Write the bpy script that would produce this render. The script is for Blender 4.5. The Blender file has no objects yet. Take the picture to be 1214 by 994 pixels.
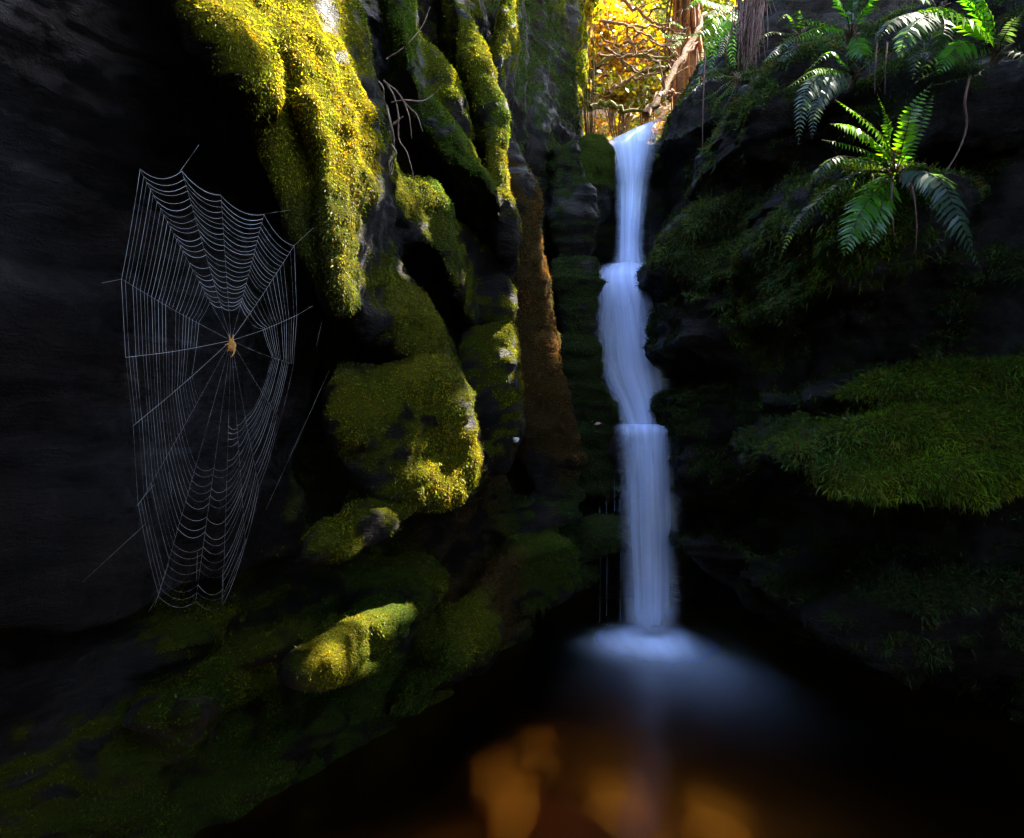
EXPO = 5.2
MOSS_Q = 1.0
import bpy, bmesh, math, random
import numpy as np
from mathutils import Vector, Matrix
from mathutils.bvhtree import BVHTree

random.seed(7)
rng = np.random.default_rng(11)
SC = bpy.context.scene
COL = SC.collection
F = 791.0                      # focal length in photo pixels; the camera sits at the origin and looks along +Y
WATER = -1.5                   # level of the pool below the eye


def P(px, py, Y):
    return Vector(((px - 607.0) / F * Y, Y, (497.0 - py) / F * Y))


# ------------------------------------------------------------------ noise
_perm = rng.permutation(256)
_perm = np.concatenate([_perm, _perm, _perm])
_g = rng.normal(size=(256, 3))
_g /= np.linalg.norm(_g, axis=1)[:, None]


def pn(p):
    p = np.asarray(p, dtype=np.float64)
    i = np.floor(p).astype(np.int64)
    f = p - i
    i &= 255
    u = f * f * f * (f * (f * 6 - 15) + 10)
    out = np.zeros(len(p))
    for dx in (0, 1):
        wx = u[:, 0] if dx else 1 - u[:, 0]
        hx = _perm[(i[:, 0] + dx) & 255]
        for dy in (0, 1):
            wy = u[:, 1] if dy else 1 - u[:, 1]
            hy = _perm[hx + ((i[:, 1] + dy) & 255)]
            for dz in (0, 1):
                wz = u[:, 2] if dz else 1 - u[:, 2]
                g = _g[_perm[hy + ((i[:, 2] + dz) & 255)]]
                d = g[:, 0] * (f[:, 0] - dx) + g[:, 1] * (f[:, 1] - dy) + g[:, 2] * (f[:, 2] - dz)
                out += wx * wy * wz * d
    return out * 1.6


def fbm(p, o=4):
    a, r = 1.0, 0.0
    for k in range(o):
        r = r + a * pn(p + 17.3 * k)
        p = p * 2.03
        a *= .5
    return r


def sstep(a, b, x):
    t = np.clip((x - a) / (b - a), 0, 1)
    return t * t * (3 - 2 * t)


# ------------------------------------------------------------------ linking and tagging
def tag(o, label=None, cat=None, group=None, kind=None):
    if label: o['label'] = label
    if cat: o['category'] = cat
    if group: o['group'] = group
    if kind: o['kind'] = kind
    return o


def link(name, me, mat=None, parent=None):
    o = bpy.data.objects.new(name, me)
    COL.objects.link(o)
    if mat is not None and me is not None: me.materials.append(mat)
    if parent is not None:
        o.parent = parent
        o.matrix_parent_inverse = Matrix.Translation(-parent.location)
    return o


def empty(name, loc):
    o = bpy.data.objects.new(name, None)
    o.empty_display_size = .05
    o.location = loc
    COL.objects.link(o)
    return o


def np_mesh(name, V, faces, smooth=True, col=None, fl=None):
    """faces: list of (array n x k) with the same k per array"""
    me = bpy.data.meshes.new(name)
    V = np.asarray(V, dtype=np.float32)
    tot, loops, fls = [], [], []
    for f in faces:
        f = np.asarray(f, dtype=np.int32)
        if len(f) == 0: continue
        tot.append(np.full(len(f), f.shape[1], dtype=np.int32))
        loops.append(f.ravel())
    tot = np.concatenate(tot); loops = np.concatenate(loops)
    me.vertices.add(len(V)); me.vertices.foreach_set('co', V.ravel())
    me.loops.add(len(loops)); me.loops.foreach_set('vertex_index', loops)
    me.polygons.add(len(tot))
    me.polygons.foreach_set('loop_start', np.concatenate([[0], np.cumsum(tot)[:-1]]).astype(np.int32))
    me.update(calc_edges=True)
    me.polygons.foreach_set('use_smooth', np.full(len(tot), smooth))
    if col is not None:
        a = me.attributes.new('Col', 'FLOAT_COLOR', 'POINT')
        c = np.ones((len(V), 4), dtype=np.float32); c[:, :3] = col
        a.data.foreach_set('color', c.ravel())
    for k, v in (fl or {}).items():
        a = me.attributes.new(k, 'FLOAT', 'POINT')
        a.data.foreach_set('value', np.asarray(v, dtype=np.float32))
    me.update()
    return me


# ------------------------------------------------------------------ materials
class NT:
    def __init__(s, name):
        s.m = bpy.data.materials.new(name); s.m.use_nodes = True
        s.t = s.m.node_tree; s.t.nodes.clear()
        s.out = s.t.nodes.new('ShaderNodeOutputMaterial')

    def n(s, t, **kw):
        nd = s.t.nodes.new('ShaderNode' + t)
        for k, v in kw.items():
            if k.startswith('i_'): nd.inputs[k[2:].replace('_', ' ')].default_value = v
            elif k.startswith('n_'): nd.inputs[int(k[2:])].default_value = v
            else: setattr(nd, k, v)
        return nd

    def l(s, a, b): s.t.links.new(a, b)

    def math(s, op, a, b=None, c=None, clamp=False):
        nd = s.n('Math', operation=op); nd.use_clamp = clamp
        for i, x in enumerate((a, b, c)):
            if x is None: continue
            if isinstance(x, (int, float)): nd.inputs[i].default_value = x
            else: s.l(x, nd.inputs[i])
        return nd.outputs[0]

    def mix(s, fac, a, b):
        nd = s.n('Mix', data_type='RGBA')
        for i, x in ((0, fac), (6, a), (7, b)):
            if isinstance(x, (int, float)): nd.inputs[i].default_value = x
            elif isinstance(x, tuple): nd.inputs[i].default_value = x + (1,) if len(x) == 3 else x
            else: s.l(x, nd.inputs[i])
        return nd.outputs[2]

    def ramp(s, fac, stops):
        nd = s.n('ValToRGB'); e = nd.color_ramp.elements
        while len(e) < len(stops): e.new(.5)
        for el, (p, c) in zip(e, stops):
            el.position = p; el.color = (c, c, c, 1) if isinstance(c, (int, float)) else c + (1,)
        s.l(fac, nd.inputs[0]); return nd.outputs[0]

    def noise(s, vec, scale, detail=4, rough=.55, dist=0):
        nd = s.n('TexNoise'); nd.inputs['Scale'].default_value = scale
        nd.inputs['Detail'].default_value = detail; nd.inputs['Roughness'].default_value = rough
        nd.inputs['Distortion'].default_value = dist
        if vec is not None: s.l(vec, nd.inputs['Vector'])
        return nd.outputs[0]

    def attr(s, name):
        nd = s.n('Attribute'); nd.attribute_name = name; return nd

    def scaled(s, vec, sc):
        nd = s.n('Mapping'); nd.inputs['Scale'].default_value = sc; s.l(vec, nd.inputs['Vector']); return nd.outputs[0]

    def end(s, sh, vol=None):
        s.l(sh, s.out.inputs['Surface']); return s.m


def mat_rock(name, dark=(.0024, .0018, .0018), light=(.0200, .0136, .0126)):
    t = NT(name)
    co = t.n('TexCoord').outputs['Object']
    st = t.scaled(co, (1, 1, 3.2))
    n1 = t.noise(st, 5, 6, .6, .3)
    n2 = t.noise(st, 38, 5, .65)
    n3 = t.noise(co, 160, 3, .6)
    c = t.mix(t.ramp(n1, [(.35, 0.0), (.68, 1.0)]), dark, light)
    c = t.mix(t.ramp(n2, [(.4, 0.0), (.75, .55)]), c, (.018, .012, .008))
    at = t.attr('moss')
    cc = t.attr('Col')
    mossc = t.mix(n2, cc.outputs['Color'], (.02, .02, .008))
    cov = t.math('MULTIPLY', at.outputs['Fac'], 2.2, clamp=True)
    c = t.mix(t.math('MULTIPLY', cov, .95), c, mossc)
    b = t.n('BsdfPrincipled')
    t.l(c, b.inputs['Base Color'])
    r = t.math('MULTIPLY_ADD', n2, .5, .26)
    r = t.math('MAXIMUM', r, at.outputs['Fac'])
    t.l(r, b.inputs['Roughness'])
    wet = t.ramp(t.noise(co, 1.7, 3, .5), [(.45, .03), (.68, .30)])
    t.l(t.math('MULTIPLY', wet, t.math('SUBTRACT', 1, cov)), b.inputs['Specular IOR Level'])
    n4 = t.noise(t.scaled(co, (1, 1, 2.4)), 22, 8, .72, .3)
    h = t.math('ADD', t.math('ADD', t.math('MULTIPLY', n2, .5), t.math('MULTIPLY', n3, .3)), t.math('MULTIPLY', n4, .8))
    bp = t.n('Bump'); bp.inputs['Strength'].default_value = 1.0; bp.inputs['Distance'].default_value = .045
    t.l(h, bp.inputs['Height']); t.l(bp.outputs[0], b.inputs['Normal'])
    return t.end(b.outputs[0])


def mat_leaf(name, trans=.45, gloss=.06, rough=.35, tmul=(1.3, 1.25, .5)):
    """leaf coloured by its own point colour; light passes through it"""
    t = NT(name)
    c = t.attr('Col').outputs['Color']
    d = t.n('BsdfDiffuse'); t.l(c, d.inputs['Color'])
    tr = t.n('BsdfTranslucent')
    mul = t.n('Mix', data_type='RGBA', blend_type='MULTIPLY'); mul.inputs[0].default_value = 1
    t.l(c, mul.inputs[6]); mul.inputs[7].default_value = tmul + (1,)
    t.l(mul.outputs[2], tr.inputs['Color'])
    m = t.n('MixShader'); m.inputs[0].default_value = trans
    t.l(d.outputs[0], m.inputs[1]); t.l(tr.outputs[0], m.inputs[2])
    g = t.n('BsdfGlossy'); g.inputs['Roughness'].default_value = rough; g.inputs['Color'].default_value = (1, 1, 1, 1)
    m2 = t.n('MixShader'); m2.inputs[0].default_value = gloss
    t.l(m.outputs[0], m2.inputs[1]); t.l(g.outputs[0], m2.inputs[2])
    return t.end(m2.outputs[0])


def mat_plain(name, col, col2=None, scale=30, rough=.8, bump=.4, spec=.3):
    t = NT(name)
    co = t.n('TexCoord').outputs['Object']
    n1 = t.noise(co, scale, 5, .6)
    b = t.n('BsdfPrincipled')
    c = t.mix(t.ramp(n1, [(.35, 0.0), (.65, 1.0)]), col, col2 or tuple(x * .5 for x in col))
    t.l(c, b.inputs['Base Color']); b.inputs['Roughness'].default_value = rough
    b.inputs['Specular IOR Level'].default_value = spec
    bp = t.n('Bump'); bp.inputs['Strength'].default_value = bump; bp.inputs['Distance'].default_value = .01
    t.l(n1, bp.inputs['Height']); t.l(bp.outputs[0], b.inputs['Normal'])
    return t.end(b.outputs[0])


# ------------------------------------------------------------------ solid building blocks for the cliffs
class Solid:
    """closed lumps and prisms that are fused into one rock mass by a voxel remesh"""
    def __init__(s): s.bm = bmesh.new()

    def lump(s, px, py, Y, rx, ry, rd, rot=0, yaw=0, e=2.4):
        k = Y / F
        return s.ell(P(px, py, Y), (rx * k, rd, ry * k), rot, yaw, e)

    def ell(s, c, r, rot=0, yaw=0, e=2.4):
        res = bmesh.ops.create_icosphere(s.bm, subdivisions=4, radius=1)
        R = Matrix.Rotation(math.radians(yaw), 3, 'Z') @ Matrix.Rotation(-math.radians(rot), 3, 'Y')
        for v in res['verts']:
            q = v.co
            m = (abs(q.x) ** e + abs(q.y) ** e + abs(q.z) ** e) ** (1 / e)
            q = q / m
            v.co = Vector(c) + R @ Vector((q.x * r[0], q.y * r[1], q.z * r[2]))

    def pillow(s, pts, Y, d, bulge, inset=.5, slope=0.0):
        """a block of rock with the given outline: a swollen front, a full waist and a back"""
        cx = sum(p[0] for p in pts) / len(pts); cy = sum(p[1] for p in pts) / len(pts)
        rings = []
        for k, dy in ((inset * .55, -bulge), (inset + (1 - inset) * .5, -bulge * .78), (.97, -bulge * .25), (1.0, .03), (.95, d)):
            rings.append([s.bm.verts.new((q := P(cx + (x - cx) * k, cy + (y - cy) * k, Y + slope * (x - cx))) and Vector(((q.x), q.y + dy, q.z))) for x, y in pts])
        n = len(pts)
        s.bm.faces.new(rings[0][::-1]); s.bm.faces.new(rings[-1])
        for a, b in zip(rings, rings[1:]):
            for i in range(n): s.bm.faces.new((a[i], b[i], b[(i + 1) % n], a[(i + 1) % n]))

    def prism(s, pts, z0, z1, shift=(0, 0)):
        """shift moves the top outline against the bottom one"""
        b = [s.bm.verts.new((x, y, z0)) for x, y in pts]
        t = [s.bm.verts.new((x + shift[0], y + shift[1], z1)) for x, y in pts]
        n = len(pts)
        s.bm.faces.new(b[::-1]); s.bm.faces.new(t)
        for i in range(n):
            s.bm.faces.new((b[i], b[(i + 1) % n], t[(i + 1) % n], t[i]))

    def fuse(s, voxel, smooth=3):
        bmesh.ops.recalc_face_normals(s.bm, faces=s.bm.faces)
        me = bpy.data.meshes.new('tmp'); s.bm.to_mesh(me); s.bm.free()
        o = bpy.data.objects.new('tmp', me); COL.objects.link(o)
        md = o.modifiers.new('r', 'REMESH'); md.mode = 'VOXEL'; md.voxel_size = voxel
        dg = bpy.context.evaluated_depsgraph_get()
        ev = o.evaluated_get(dg); em = ev.to_mesh()
        V = np.empty(len(em.vertices) * 3, dtype=np.float32); em.vertices.foreach_get('co', V); V = V.reshape(-1, 3).astype(np.float64)
        Q = np.empty(len(em.loops), dtype=np.int32); em.loops.foreach_get('vertex_index', Q); Q = Q.reshape(-1, 4)
        ev.to_mesh_clear(); bpy.data.objects.remove(o); bpy.data.meshes.remove(me)
        E = np.concatenate([Q[:, [0, 1]], Q[:, [1, 2]], Q[:, [2, 3]], Q[:, [3, 0]]])
        cnt = np.bincount(E[:, 0], minlength=len(V))
        for _ in range(smooth):
            A = np.stack([np.bincount(E[:, 0], V[E[:, 1], k], minlength=len(V)) for k in range(3)], 1) / np.maximum(cnt, 1)[:, None]
            V = V * .4 + A * .6
        return V, Q


def vnormals(V, Q):
    n = np.cross(V[Q[:, 2]] - V[Q[:, 0]], V[Q[:, 3]] - V[Q[:, 1]])
    N = np.zeros_like(V)
    for k in range(4):
        for a in range(3):
            N[:, a] += np.bincount(Q[:, k], n[:, a], minlength=len(V))
    return N / np.maximum(np.linalg.norm(N, axis=1), 1e-12)[:, None]


def weather(V, Q, strata=.05, big=.06, fine=.012, warp=.12, flow=0.0):
    N = vnormals(V, Q)
    zz = V[:, 2] + warp * pn(V * .8) + .03 * pn(V * 3.1)
    s = np.stack([V[:, 0] * .25 + 3, V[:, 1] * .25, zz * 3.6], 1)
    s2 = np.stack([V[:, 0] * .6 + 9, V[:, 1] * .6, zz * 11], 1)
    s3 = np.stack([V[:, 0] * 1.5 + 5, V[:, 1] * 1.5, zz * 30], 1)
    r = fbm(V * 2.2, 4)
    if flow:
        # long folds that run down the face and lean with the dip of the beds
        q = np.stack([(V[:, 0] * .48 + V[:, 1] * .88) * 2.1 + V[:, 2] * .75, (V[:, 0] * .88 - V[:, 1] * .48) * .8, V[:, 2] * .55], 1) + .35 * np.stack([pn(V * 1.3 + 7), pn(V * 1.3 + 70), pn(V * 1.1 + 30)], 1)
        r = r * .6 + flow * (np.abs(pn(q)) - .3) * 2 + flow * .5 * (np.abs(pn(q * 2.3 + 11)) - .3)
    rid = 1 - np.abs(pn(V * 2.7 + 40)) * 2
    steep = 1 - np.abs(N[:, 2]) * .6
    tn = lambda a: np.tanh(2.6 * a) * .42
    if flow: strata = strata * (.35 + .65 * np.maximum(sstep(.1, .5, V[:, 0]), np.maximum(sstep(-.5, -.9, V[:, 2]), sstep(-.7, -1.1, V[:, 0]))))
    d = steep * (strata * tn(pn(s)) + strata * .6 * tn(pn(s2)) + strata * .28 * tn(pn(s3))) + big * r + fine * fbm(V * 13, 3) + .25 * big * np.clip(rid, -1, 1)
    V = V + N * d[:, None]
    return V, vnormals(V, Q), Q
# ------------------------------------------------------------------ the gorge: three rock masses
def left_cliff():
    S = Solid()
    S.prism([(-2.6, -5), (-2.35, .3), (-1.28, 2.2), (-.46, 3.5), (.10, 4.75), (.15, 5.6), (.15, 7.5), (-3.4, 7.5), (-3.4, -5)], -2.6, 3.6)
    S.prism([(-.35, 4.55), (.10, 4.95), (.50, 5.55), (.66, 6.25), (.72, 7.5), (-1.5, 7.5)], 1.15, 4.2)
    # near buttress with the hollow face behind the web
    S.prism([(-4.2, -3.5), (-1.9, -3), (-1.8, .9), (-1.27, 1.72), (-.98, 2.16), (-.80, 2.55), (-1.1, 3.2), (-4.2, 3.2)], -.55, 3.4, (.0, .1))
    S.lump(100, 560, 2.5, 190, 140, .42, -8, e=3)
    # mossy hood over the hollow
    S.pillow([(150, -90), (330, -120), (396, -60), (412, 30), (440, 120), (449, 180), (440, 290), (430, 330), (428, 368), (412, 392), (395, 385), (372, 345), (350, 290), (342, 230), (320, 160), (270, 110), (205, 50)], 2.12, .8, .22, .5, .0012)
    S.pillow([(330, 20), (385, 40), (425, 130), (436, 200), (420, 290), (418, 370), (400, 372), (385, 300), (380, 200), (350, 110)], 1.98, .5, .06, .5, .0012)
    # stacked slabs and folds of the second buttress
    S.pillow([(452, 92), (500, 98), (548, 150), (592, 214), (596, 245), (560, 232), (512, 190), (476, 150)], 3.15, .8, .12, .5)
    S.pillow([(436, 222), (480, 204), (520, 212), (545, 242), (551, 300), (548, 372), (538, 330), (520, 300), (480, 292), (442, 276)], 2.95, .8, .16, .5, .0026)
    S.pillow([(418, 335), (468, 318), (497, 345), (518, 385), (532, 436), (500, 424), (455, 408), (410, 400)], 2.75, .8, .16, .5, .0026)
    S.pillow([(384, 470), (402, 438), (445, 448), (524, 424), (540, 450), (562, 500), (577, 545), (573, 578), (548, 600), (495, 604), (440, 585), (396, 548), (380, 510)], 2.74, .9, .16, .75, .0024)
    S.pillow([(350, 660), (385, 612), (425, 602), (470, 606), (460, 640), (415, 664), (365, 676)], 2.36, .8, .1, .5, .0026)
    S.pillow([(345, 792), (378, 758), (425, 728), (474, 720), (486, 745), (472, 782), (430, 806), (366, 806)], 2.42, .8, .12, .5, .0026)
    S.pillow([(150, 850), (250, 792), (350, 742), (385, 752), (372, 790), (290, 836), (200, 896)], 2.36, .8, .1, .5, .0026)
    S.pillow([(190, 985), (250, 905), (330, 872), (395, 846), (412, 866), (350, 915), (270, 965), (220, 1010)], 2.62, .7, .1, .5)
    S.pillow([(-120, 930), (20, 860), (140, 840), (215, 880), (180, 960), (60, 1050), (-120, 1080)], 2.15, .8, .14, .5)
    S.pillow([(-60, 800), (60, 760), (180, 745), (260, 740), (250, 770), (150, 800), (20, 860)], 2.2, .8, .1, .5)
    # upright ribs above
    S.pillow([(520, -60), (542, -20), (575, 50), (594, 120), (598, 200), (606, 262), (602, 318), (584, 250), (576, 180), (556, 100), (530, 40)], 3.5, .9, .1, .4)
    S.pillow([(600, -60), (614, -40), (606, 40), (592, 96), (580, 80), (592, 20)], 3.75, .9, .08, .4)
    S.pillow([(448, -60), (482, -40), (492, 40), (500, 110), (470, 90), (452, 30)], 2.95, .9, .12, .5)
    S.pillow([(500, 40), (540, 90), (560, 160), (540, 165), (500, 110)], 3.4, .8, .1, .5)
    # brown wet column, the panel on its left and the low rocks
    S.pillow([(588, 150), (616, 168), (640, 240), (652, 330), (664, 400), (670, 470), (692, 556), (688, 596), (640, 588), (618, 540), (604, 480), (598, 380), (594, 290)], 4.3, .9, .14, .5)
    S.pillow([(655, 180), (690, 150), (706, 240), (700, 310), (660, 320), (648, 250)], 5.1, .8, .1, .5)
    S.pillow([(566, 300), (598, 296), (606, 350), (600, 388), (560, 384), (548, 340)], 3.75, .7, .12, .5)
    S.pillow([(552, 392), (604, 388), (610, 440), (612, 500), (600, 560), (572, 560), (548, 480), (540, 430)], 3.7, .8, .12, .5)
    S.pillow([(452, 850), (482, 800), (530, 738), (560, 692), (612, 648), (664, 638), (694, 660), (690, 692), (650, 722), (600, 762), (540, 804), (490, 845)], 3.6, .9, .18, .55, .0045)
    S.pillow([(640, 640), (700, 624), (744, 625), (744, 642), (700, 658), (650, 664)], 4.75, .7, .06, .5)
    S.pillow([(655, 690), (690, 672), (712, 690), (690, 706)], 4.6, .6, .05, .5)
    S.pillow([(560, 600), (640, 590), (690, 600), (690, 622), (600, 640), (555, 630)], 4.2, .6, .08, .5)
    # layered shelf beside the fall
    S.pillow([(648, 306), (704, 304), (714, 318), (707, 350), (702, 400), (712, 450), (734, 478), (742, 508), (739, 572), (724, 592), (690, 597), (678, 560), (666, 480), (658, 400)], 4.95, .9, .1, .6)
    V, Q = S.fuse(.020, 4)
    return weather(V, Q, .085, .05, .014, flow=1.0)


def back_cliff():
    S = Solid()
    S.prism([(-.4, 5.7), (1.6, 5.5), (2.4, 5.0), (2.4, 9), (-.4, 9)], -2.6, -.2)
    S.prism([(.35, 5.25), (1.22, 5.2), (1.7, 5.0), (1.7, 9), (.35, 9)], -.32, .55)
    S.prism([(.2, 5.62), (1.3, 5.58), (1.7, 5.4), (1.7, 9), (.2, 9)], .3, 1.2)
    S.prism([(.3, 6.2), (1.32, 6.15), (1.9, 6.0), (1.9, 9), (.3, 9)], 1.1, 2.55)
    S.ell((.98, 5.2, -.21), (.30, .48, .17), e=3.5)
    S.ell((.84, 5.78, .90), (.42, .34, .26), e=2.6)
    S.ell((1.0, 5.62, .5), (.30, .32, .42), e=2.4)
    S.lump(700, 215, 6.05, 28, 50, .3)
    V, Q = S.fuse(.026, 4)
    return weather(V, Q, .05, .05, .014)


def right_cliff():
    S = Solid()
    # main mass leans back above and is undercut at the water
    S.prism([(1.26, 5.4), (1.62, 4.45), (2.2, 3.6), (2.75, 2.7), (3.2, 1.2), (3.3, -5), (5.5, -5), (5.5, 7.5), (1.3, 7.5)], -.9, 2.4, (.12, .35))
    S.prism([(1.5, 5.4), (1.75, 4.75), (2.35, 3.8), (2.75, 3.0), (3.4, 1.2), (3.5, -5), (5.5, -5), (5.5, 7.5), (1.5, 7.5)], -2.6, -.8)
    S.prism([(1.25, 5.3), (1.35, 5.0), (1.9, 5.0), (3, 6), (3, 8), (1.3, 8)], 1.0, 3.1, (.35, .5))
    S.prism([(1.18, 5.35), (1.5, 4.9), (2.4, 4.6), (5.5, 5), (5.5, 8), (1.6, 8), (1.25, 6.3)], 2.2, 3.22, (.55, .2))
    # shoulder beside the fall
    S.pillow([(778, 304), (800, 272), (850, 222), (900, 186), (960, 165), (1010, 200), (1042, 290), (990, 332), (945, 345), (900, 372), (850, 350), (800, 334)], 4.0, 1.2, .2, .5, -.0035)
    S.pillow([(800, 344), (850, 350), (945, 335), (936, 400), (916, 462), (898, 476), (850, 440), (800, 410)], 4.2, 1.0, .14, .5)
    S.pillow([(797, 468), (850, 456), (940, 486), (956, 560), (944, 604), (860, 604), (804, 592), (800, 520)], 4.3, 1.0, .1, .6)
    # fern ledge
    S.pillow([(960, 250), (1000, 205), (1060, 190), (1120, 205), (1150, 240), (1100, 300), (1040, 350), (985, 350)], 2.95, 1.0, .2, .5)
    S.pillow([(980, 120), (1080, 70), (1214, 80), (1330, 60), (1330, 170), (1200, 160), (1090, 175), (1000, 180)], 3.3, 1.2, .15, .5)
    S.pillow([(870, 130), (930, 60), (1010, 60), (1020, 140), (950, 190), (890, 190)], 3.7, 1.0, .15, .5)
    # mossy shelf
    S.pillow([(1000, 470), (1070, 438), (1150, 425), (1330, 400), (1330, 485), (1200, 492), (1100, 508), (1020, 500)], 2.85, 1.0, .14, .55)
    S.pillow([(928, 536), (990, 500), (1090, 486), (1200, 480), (1330, 470), (1330, 560), (1150, 562), (1040, 576), (945, 576)], 2.72, 1.0, .16, .55)
    S.pillow([(958, 578), (1050, 552), (1180, 545), (1330, 535), (1330, 596), (1262, 618), (1200, 588), (1150, 608), (1090, 580), (1030, 604), (990, 592)], 2.60, 1.0, .12, .55)
    S.pillow([(960, 740), (1040, 690), (1130, 680), (1260, 690), (1260, 790), (1150, 800), (1040, 790)], 3.0, 1.0, .12, .5)
    S.pillow([(798, 640), (850, 640), (930, 672), (1010, 742), (1100, 800), (1090, 824), (990, 780), (900, 716), (840, 676)], 3.9, .9, .08, .5, -.002)
    V, Q = S.fuse(.025, 4)
    return weather(V, Q, .10, .065, .018)


CL = {}                        # name: (vertices, normals, quads)
for nm, fn in (('left', left_cliff), ('back', back_cliff), ('right', right_cliff)):
    CL[nm] = fn()


def make_bvh():
    V, Q, off = [], [], 0
    for v, n, q in CL.values():
        V.append(v); Q.append(q + off); off += len(v)
    return BVHTree.FromPolygons(np.concatenate(V).tolist(), np.concatenate(Q).tolist())


ROCK = make_bvh()


def hit(px, py, default=3.0):
    """the rock face that lies along one line of sight of the survey"""
    d = P(px, py, 1.0).normalized()
    loc, n, i, dist = ROCK.ray_cast(Vector((0, 0, 0)), d)
    return (loc, n) if loc is not None else (P(px, py, default), Vector((0, -1, 0)))
# ------------------------------------------------------------------ camera, sky, sun
cam = bpy.data.cameras.new('camera'); cam_o = bpy.data.objects.new('camera', cam); COL.objects.link(cam_o)
cam.sensor_width = 36; cam.lens = 36 * F / 1214; cam.clip_start = .02; cam.clip_end = 300
cam_o.rotation_euler = (math.pi / 2, 0, 0); SC.camera = cam_o
AZ, EL = math.radians(64), math.radians(57)       # the sun stands to the right, beyond the fall
SUN = Vector((math.sin(AZ) * math.cos(EL), math.cos(AZ) * math.cos(EL), math.sin(EL)))
wd = bpy.data.worlds.new('World'); SC.world = wd; wd.use_nodes = True
sky = wd.node_tree.nodes.new('ShaderNodeTexSky'); sky.sky_type = 'NISHITA'; sky.sun_disc = False
sky.sun_elevation = EL; sky.sun_rotation = AZ
bg = wd.node_tree.nodes['Background']; bg.inputs[1].default_value = .15
wd.node_tree.links.new(sky.outputs[0], bg.inputs[0])
sl = bpy.data.lights.new('sun', 'SUN'); sl.energy = 2.15; sl.angle = math.radians(.5); sl.color = (1, .93, .8)
sun_o = bpy.data.objects.new('sun', sl); COL.objects.link(sun_o); sun_o.rotation_euler = (-SUN).to_track_quat('-Z', 'Y').to_euler()
SC.view_settings.view_transform = 'Standard'; SC.view_settings.look = 'None'
SC.view_settings.exposure = EXPO; SC.view_settings.gamma = 1
cy = SC.cycles
cy.use_denoising = True; cy.max_bounces = 6; cy.diffuse_bounces = 3; cy.glossy_bounces = 2
cy.transmission_bounces = 4; cy.transparent_max_bounces = 24; cy.sample_clamp_indirect = 4
cy.caustics_reflective = False; cy.caustics_refractive = False

# ------------------------------------------------------------------ cliffs and moss
ROCK_M = mat_rock('wet_rock')
MOSS_M = mat_leaf('moss_leaf', .55, .006, .5, (1.3, 1.2, .4))
YEL, OLI, GRN, DGR, BRN, GLD = (.155, .138, .003), (.10, .105, .002), (.045, .075, .004), (.027, .046, .012), (.075, .036, .010), (.20, .105, .0015)

KGR = (.042, .064, .016)
MGR = (.095, .14, .005)
# patches of growth: sight px, py, reach in m, growth, colour
PATCH = {
    'left': [
        (230, -10, .35, .5, OLI), (300, 20, .3, .8, YEL), (345, 60, .28, 1.1, YEL), (330, 120, .2, .8, OLI), (375, 200, .25, 1.1, YEL), (380, 270, .22, 1.0, YEL), (410, 230, .22, 1.1, YEL), (410, 310, .22, 1.0, YEL), (385, 120, .28, 1.0, YEL), (410, 170, .26, 1.0, YEL), (420, 120, .26, 1.0, YEL),
        (402, 250, .2, .9, GLD), (400, 320, .24, .9, GLD), (395, 380, .16, .7, GLD), (350, 190, .18, .2, GLD),
        (515, 170, .3, .45, OLI), (480, 240, .24, .6, YEL), (520, 255, .2, .6, OLI), (460, 350, .24, .8, OLI), (500, 380, .2, .8, YEL), (470, 410, .2, .3, OLI),
        (415, 490, .22, .9, YEL), (500, 450, .2, .6, YEL), (480, 520, .3, .35, OLI), (540, 560, .26, 1.0, YEL), (480, 590, .2, .7, OLI),
        (405, 630, .22, .8, OLI), (425, 755, .28, 1.0, OLI), (400, 790, .2, .6, YEL), (300, 760, .3, .2, OLI),
        (240, 860, .35, .1, GRN), (300, 900, .3, .5, GRN), (150, 950, .4, .5, GRN), (80, 870, .4, 0, OLI),
        (570, 60, .4, .5, OLI), (590, 190, .35, .5, YEL), (606, 20, .4, .5, OLI), (470, 30, .3, .4, GRN),
        (640, 300, .45, .5, BRN), (640, 400, .4, .6, BRN), (645, 490, .4, .6, BRN), (590, 400, .3, .3, OLI), (585, 460, .25, -.1, OLI),
        (600, 680, .4, .6, BRN), (560, 740, .35, .7, OLI), (500, 810, .35, .7, GRN), (660, 660, .3, .6, GRN), (700, 645, .4, .8, DGR),
        (690, 340, .4, .2, DGR), (700, 440, .4, .8, DGR), (710, 540, .4, 1.0, DGR),
        (690, 60, .6, .7, OLI), (700, 110, .4, .8, GRN), (320, -10, .25, .9, YEL), (660, 150, .6, .1, DGR)],
    'back': [(712, 185, .4, .9, GRN), (690, 260, .5, .2, DGR), (820, 320, .5, .2, DGR)],
    'right': [
        (870, 270, .5, .9, KGR), (920, 330, .45, .9, KGR), (900, 400, .35, .8, GRN), (820, 310, .4, .8, KGR), (1020, 260, .4, .8, GRN), (985, 330, .3, .7, GRN),
        (1100, 500, .5, 1.1, MGR), (1180, 530, .5, 1.1, MGR), (1010, 560, .4, 1.1, MGR), (970, 520, .3, .4, DGR), (1060, 470, .4, .7, GRN), (1200, 470, .4, .6, GRN),
        (860, 520, .4, .2, DGR), (980, 652, .1, .8, GRN), (1080, 740, .4, .4, DGR), (1160, 720, .4, .3, DGR), (960, 60, .6, .3, DGR), (790, 120, .35, .8, YEL), (815, 70, .4, .8, YEL), (840, 20, .4, .7, OLI)],
}
BARE = {'left': [(150, 300, .8), (60, 500, .8), (230, 420, .45), (60, 80, .7), (180, 600, .5), (270, 300, .2), (40, 640, .6)], 'back': [], 'right': []}
BASE_COL = {'left': OLI, 'back': DGR, 'right': DGR}
BASE_GROW = {'left': .06, 'back': -.2, 'right': -.05}


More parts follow.
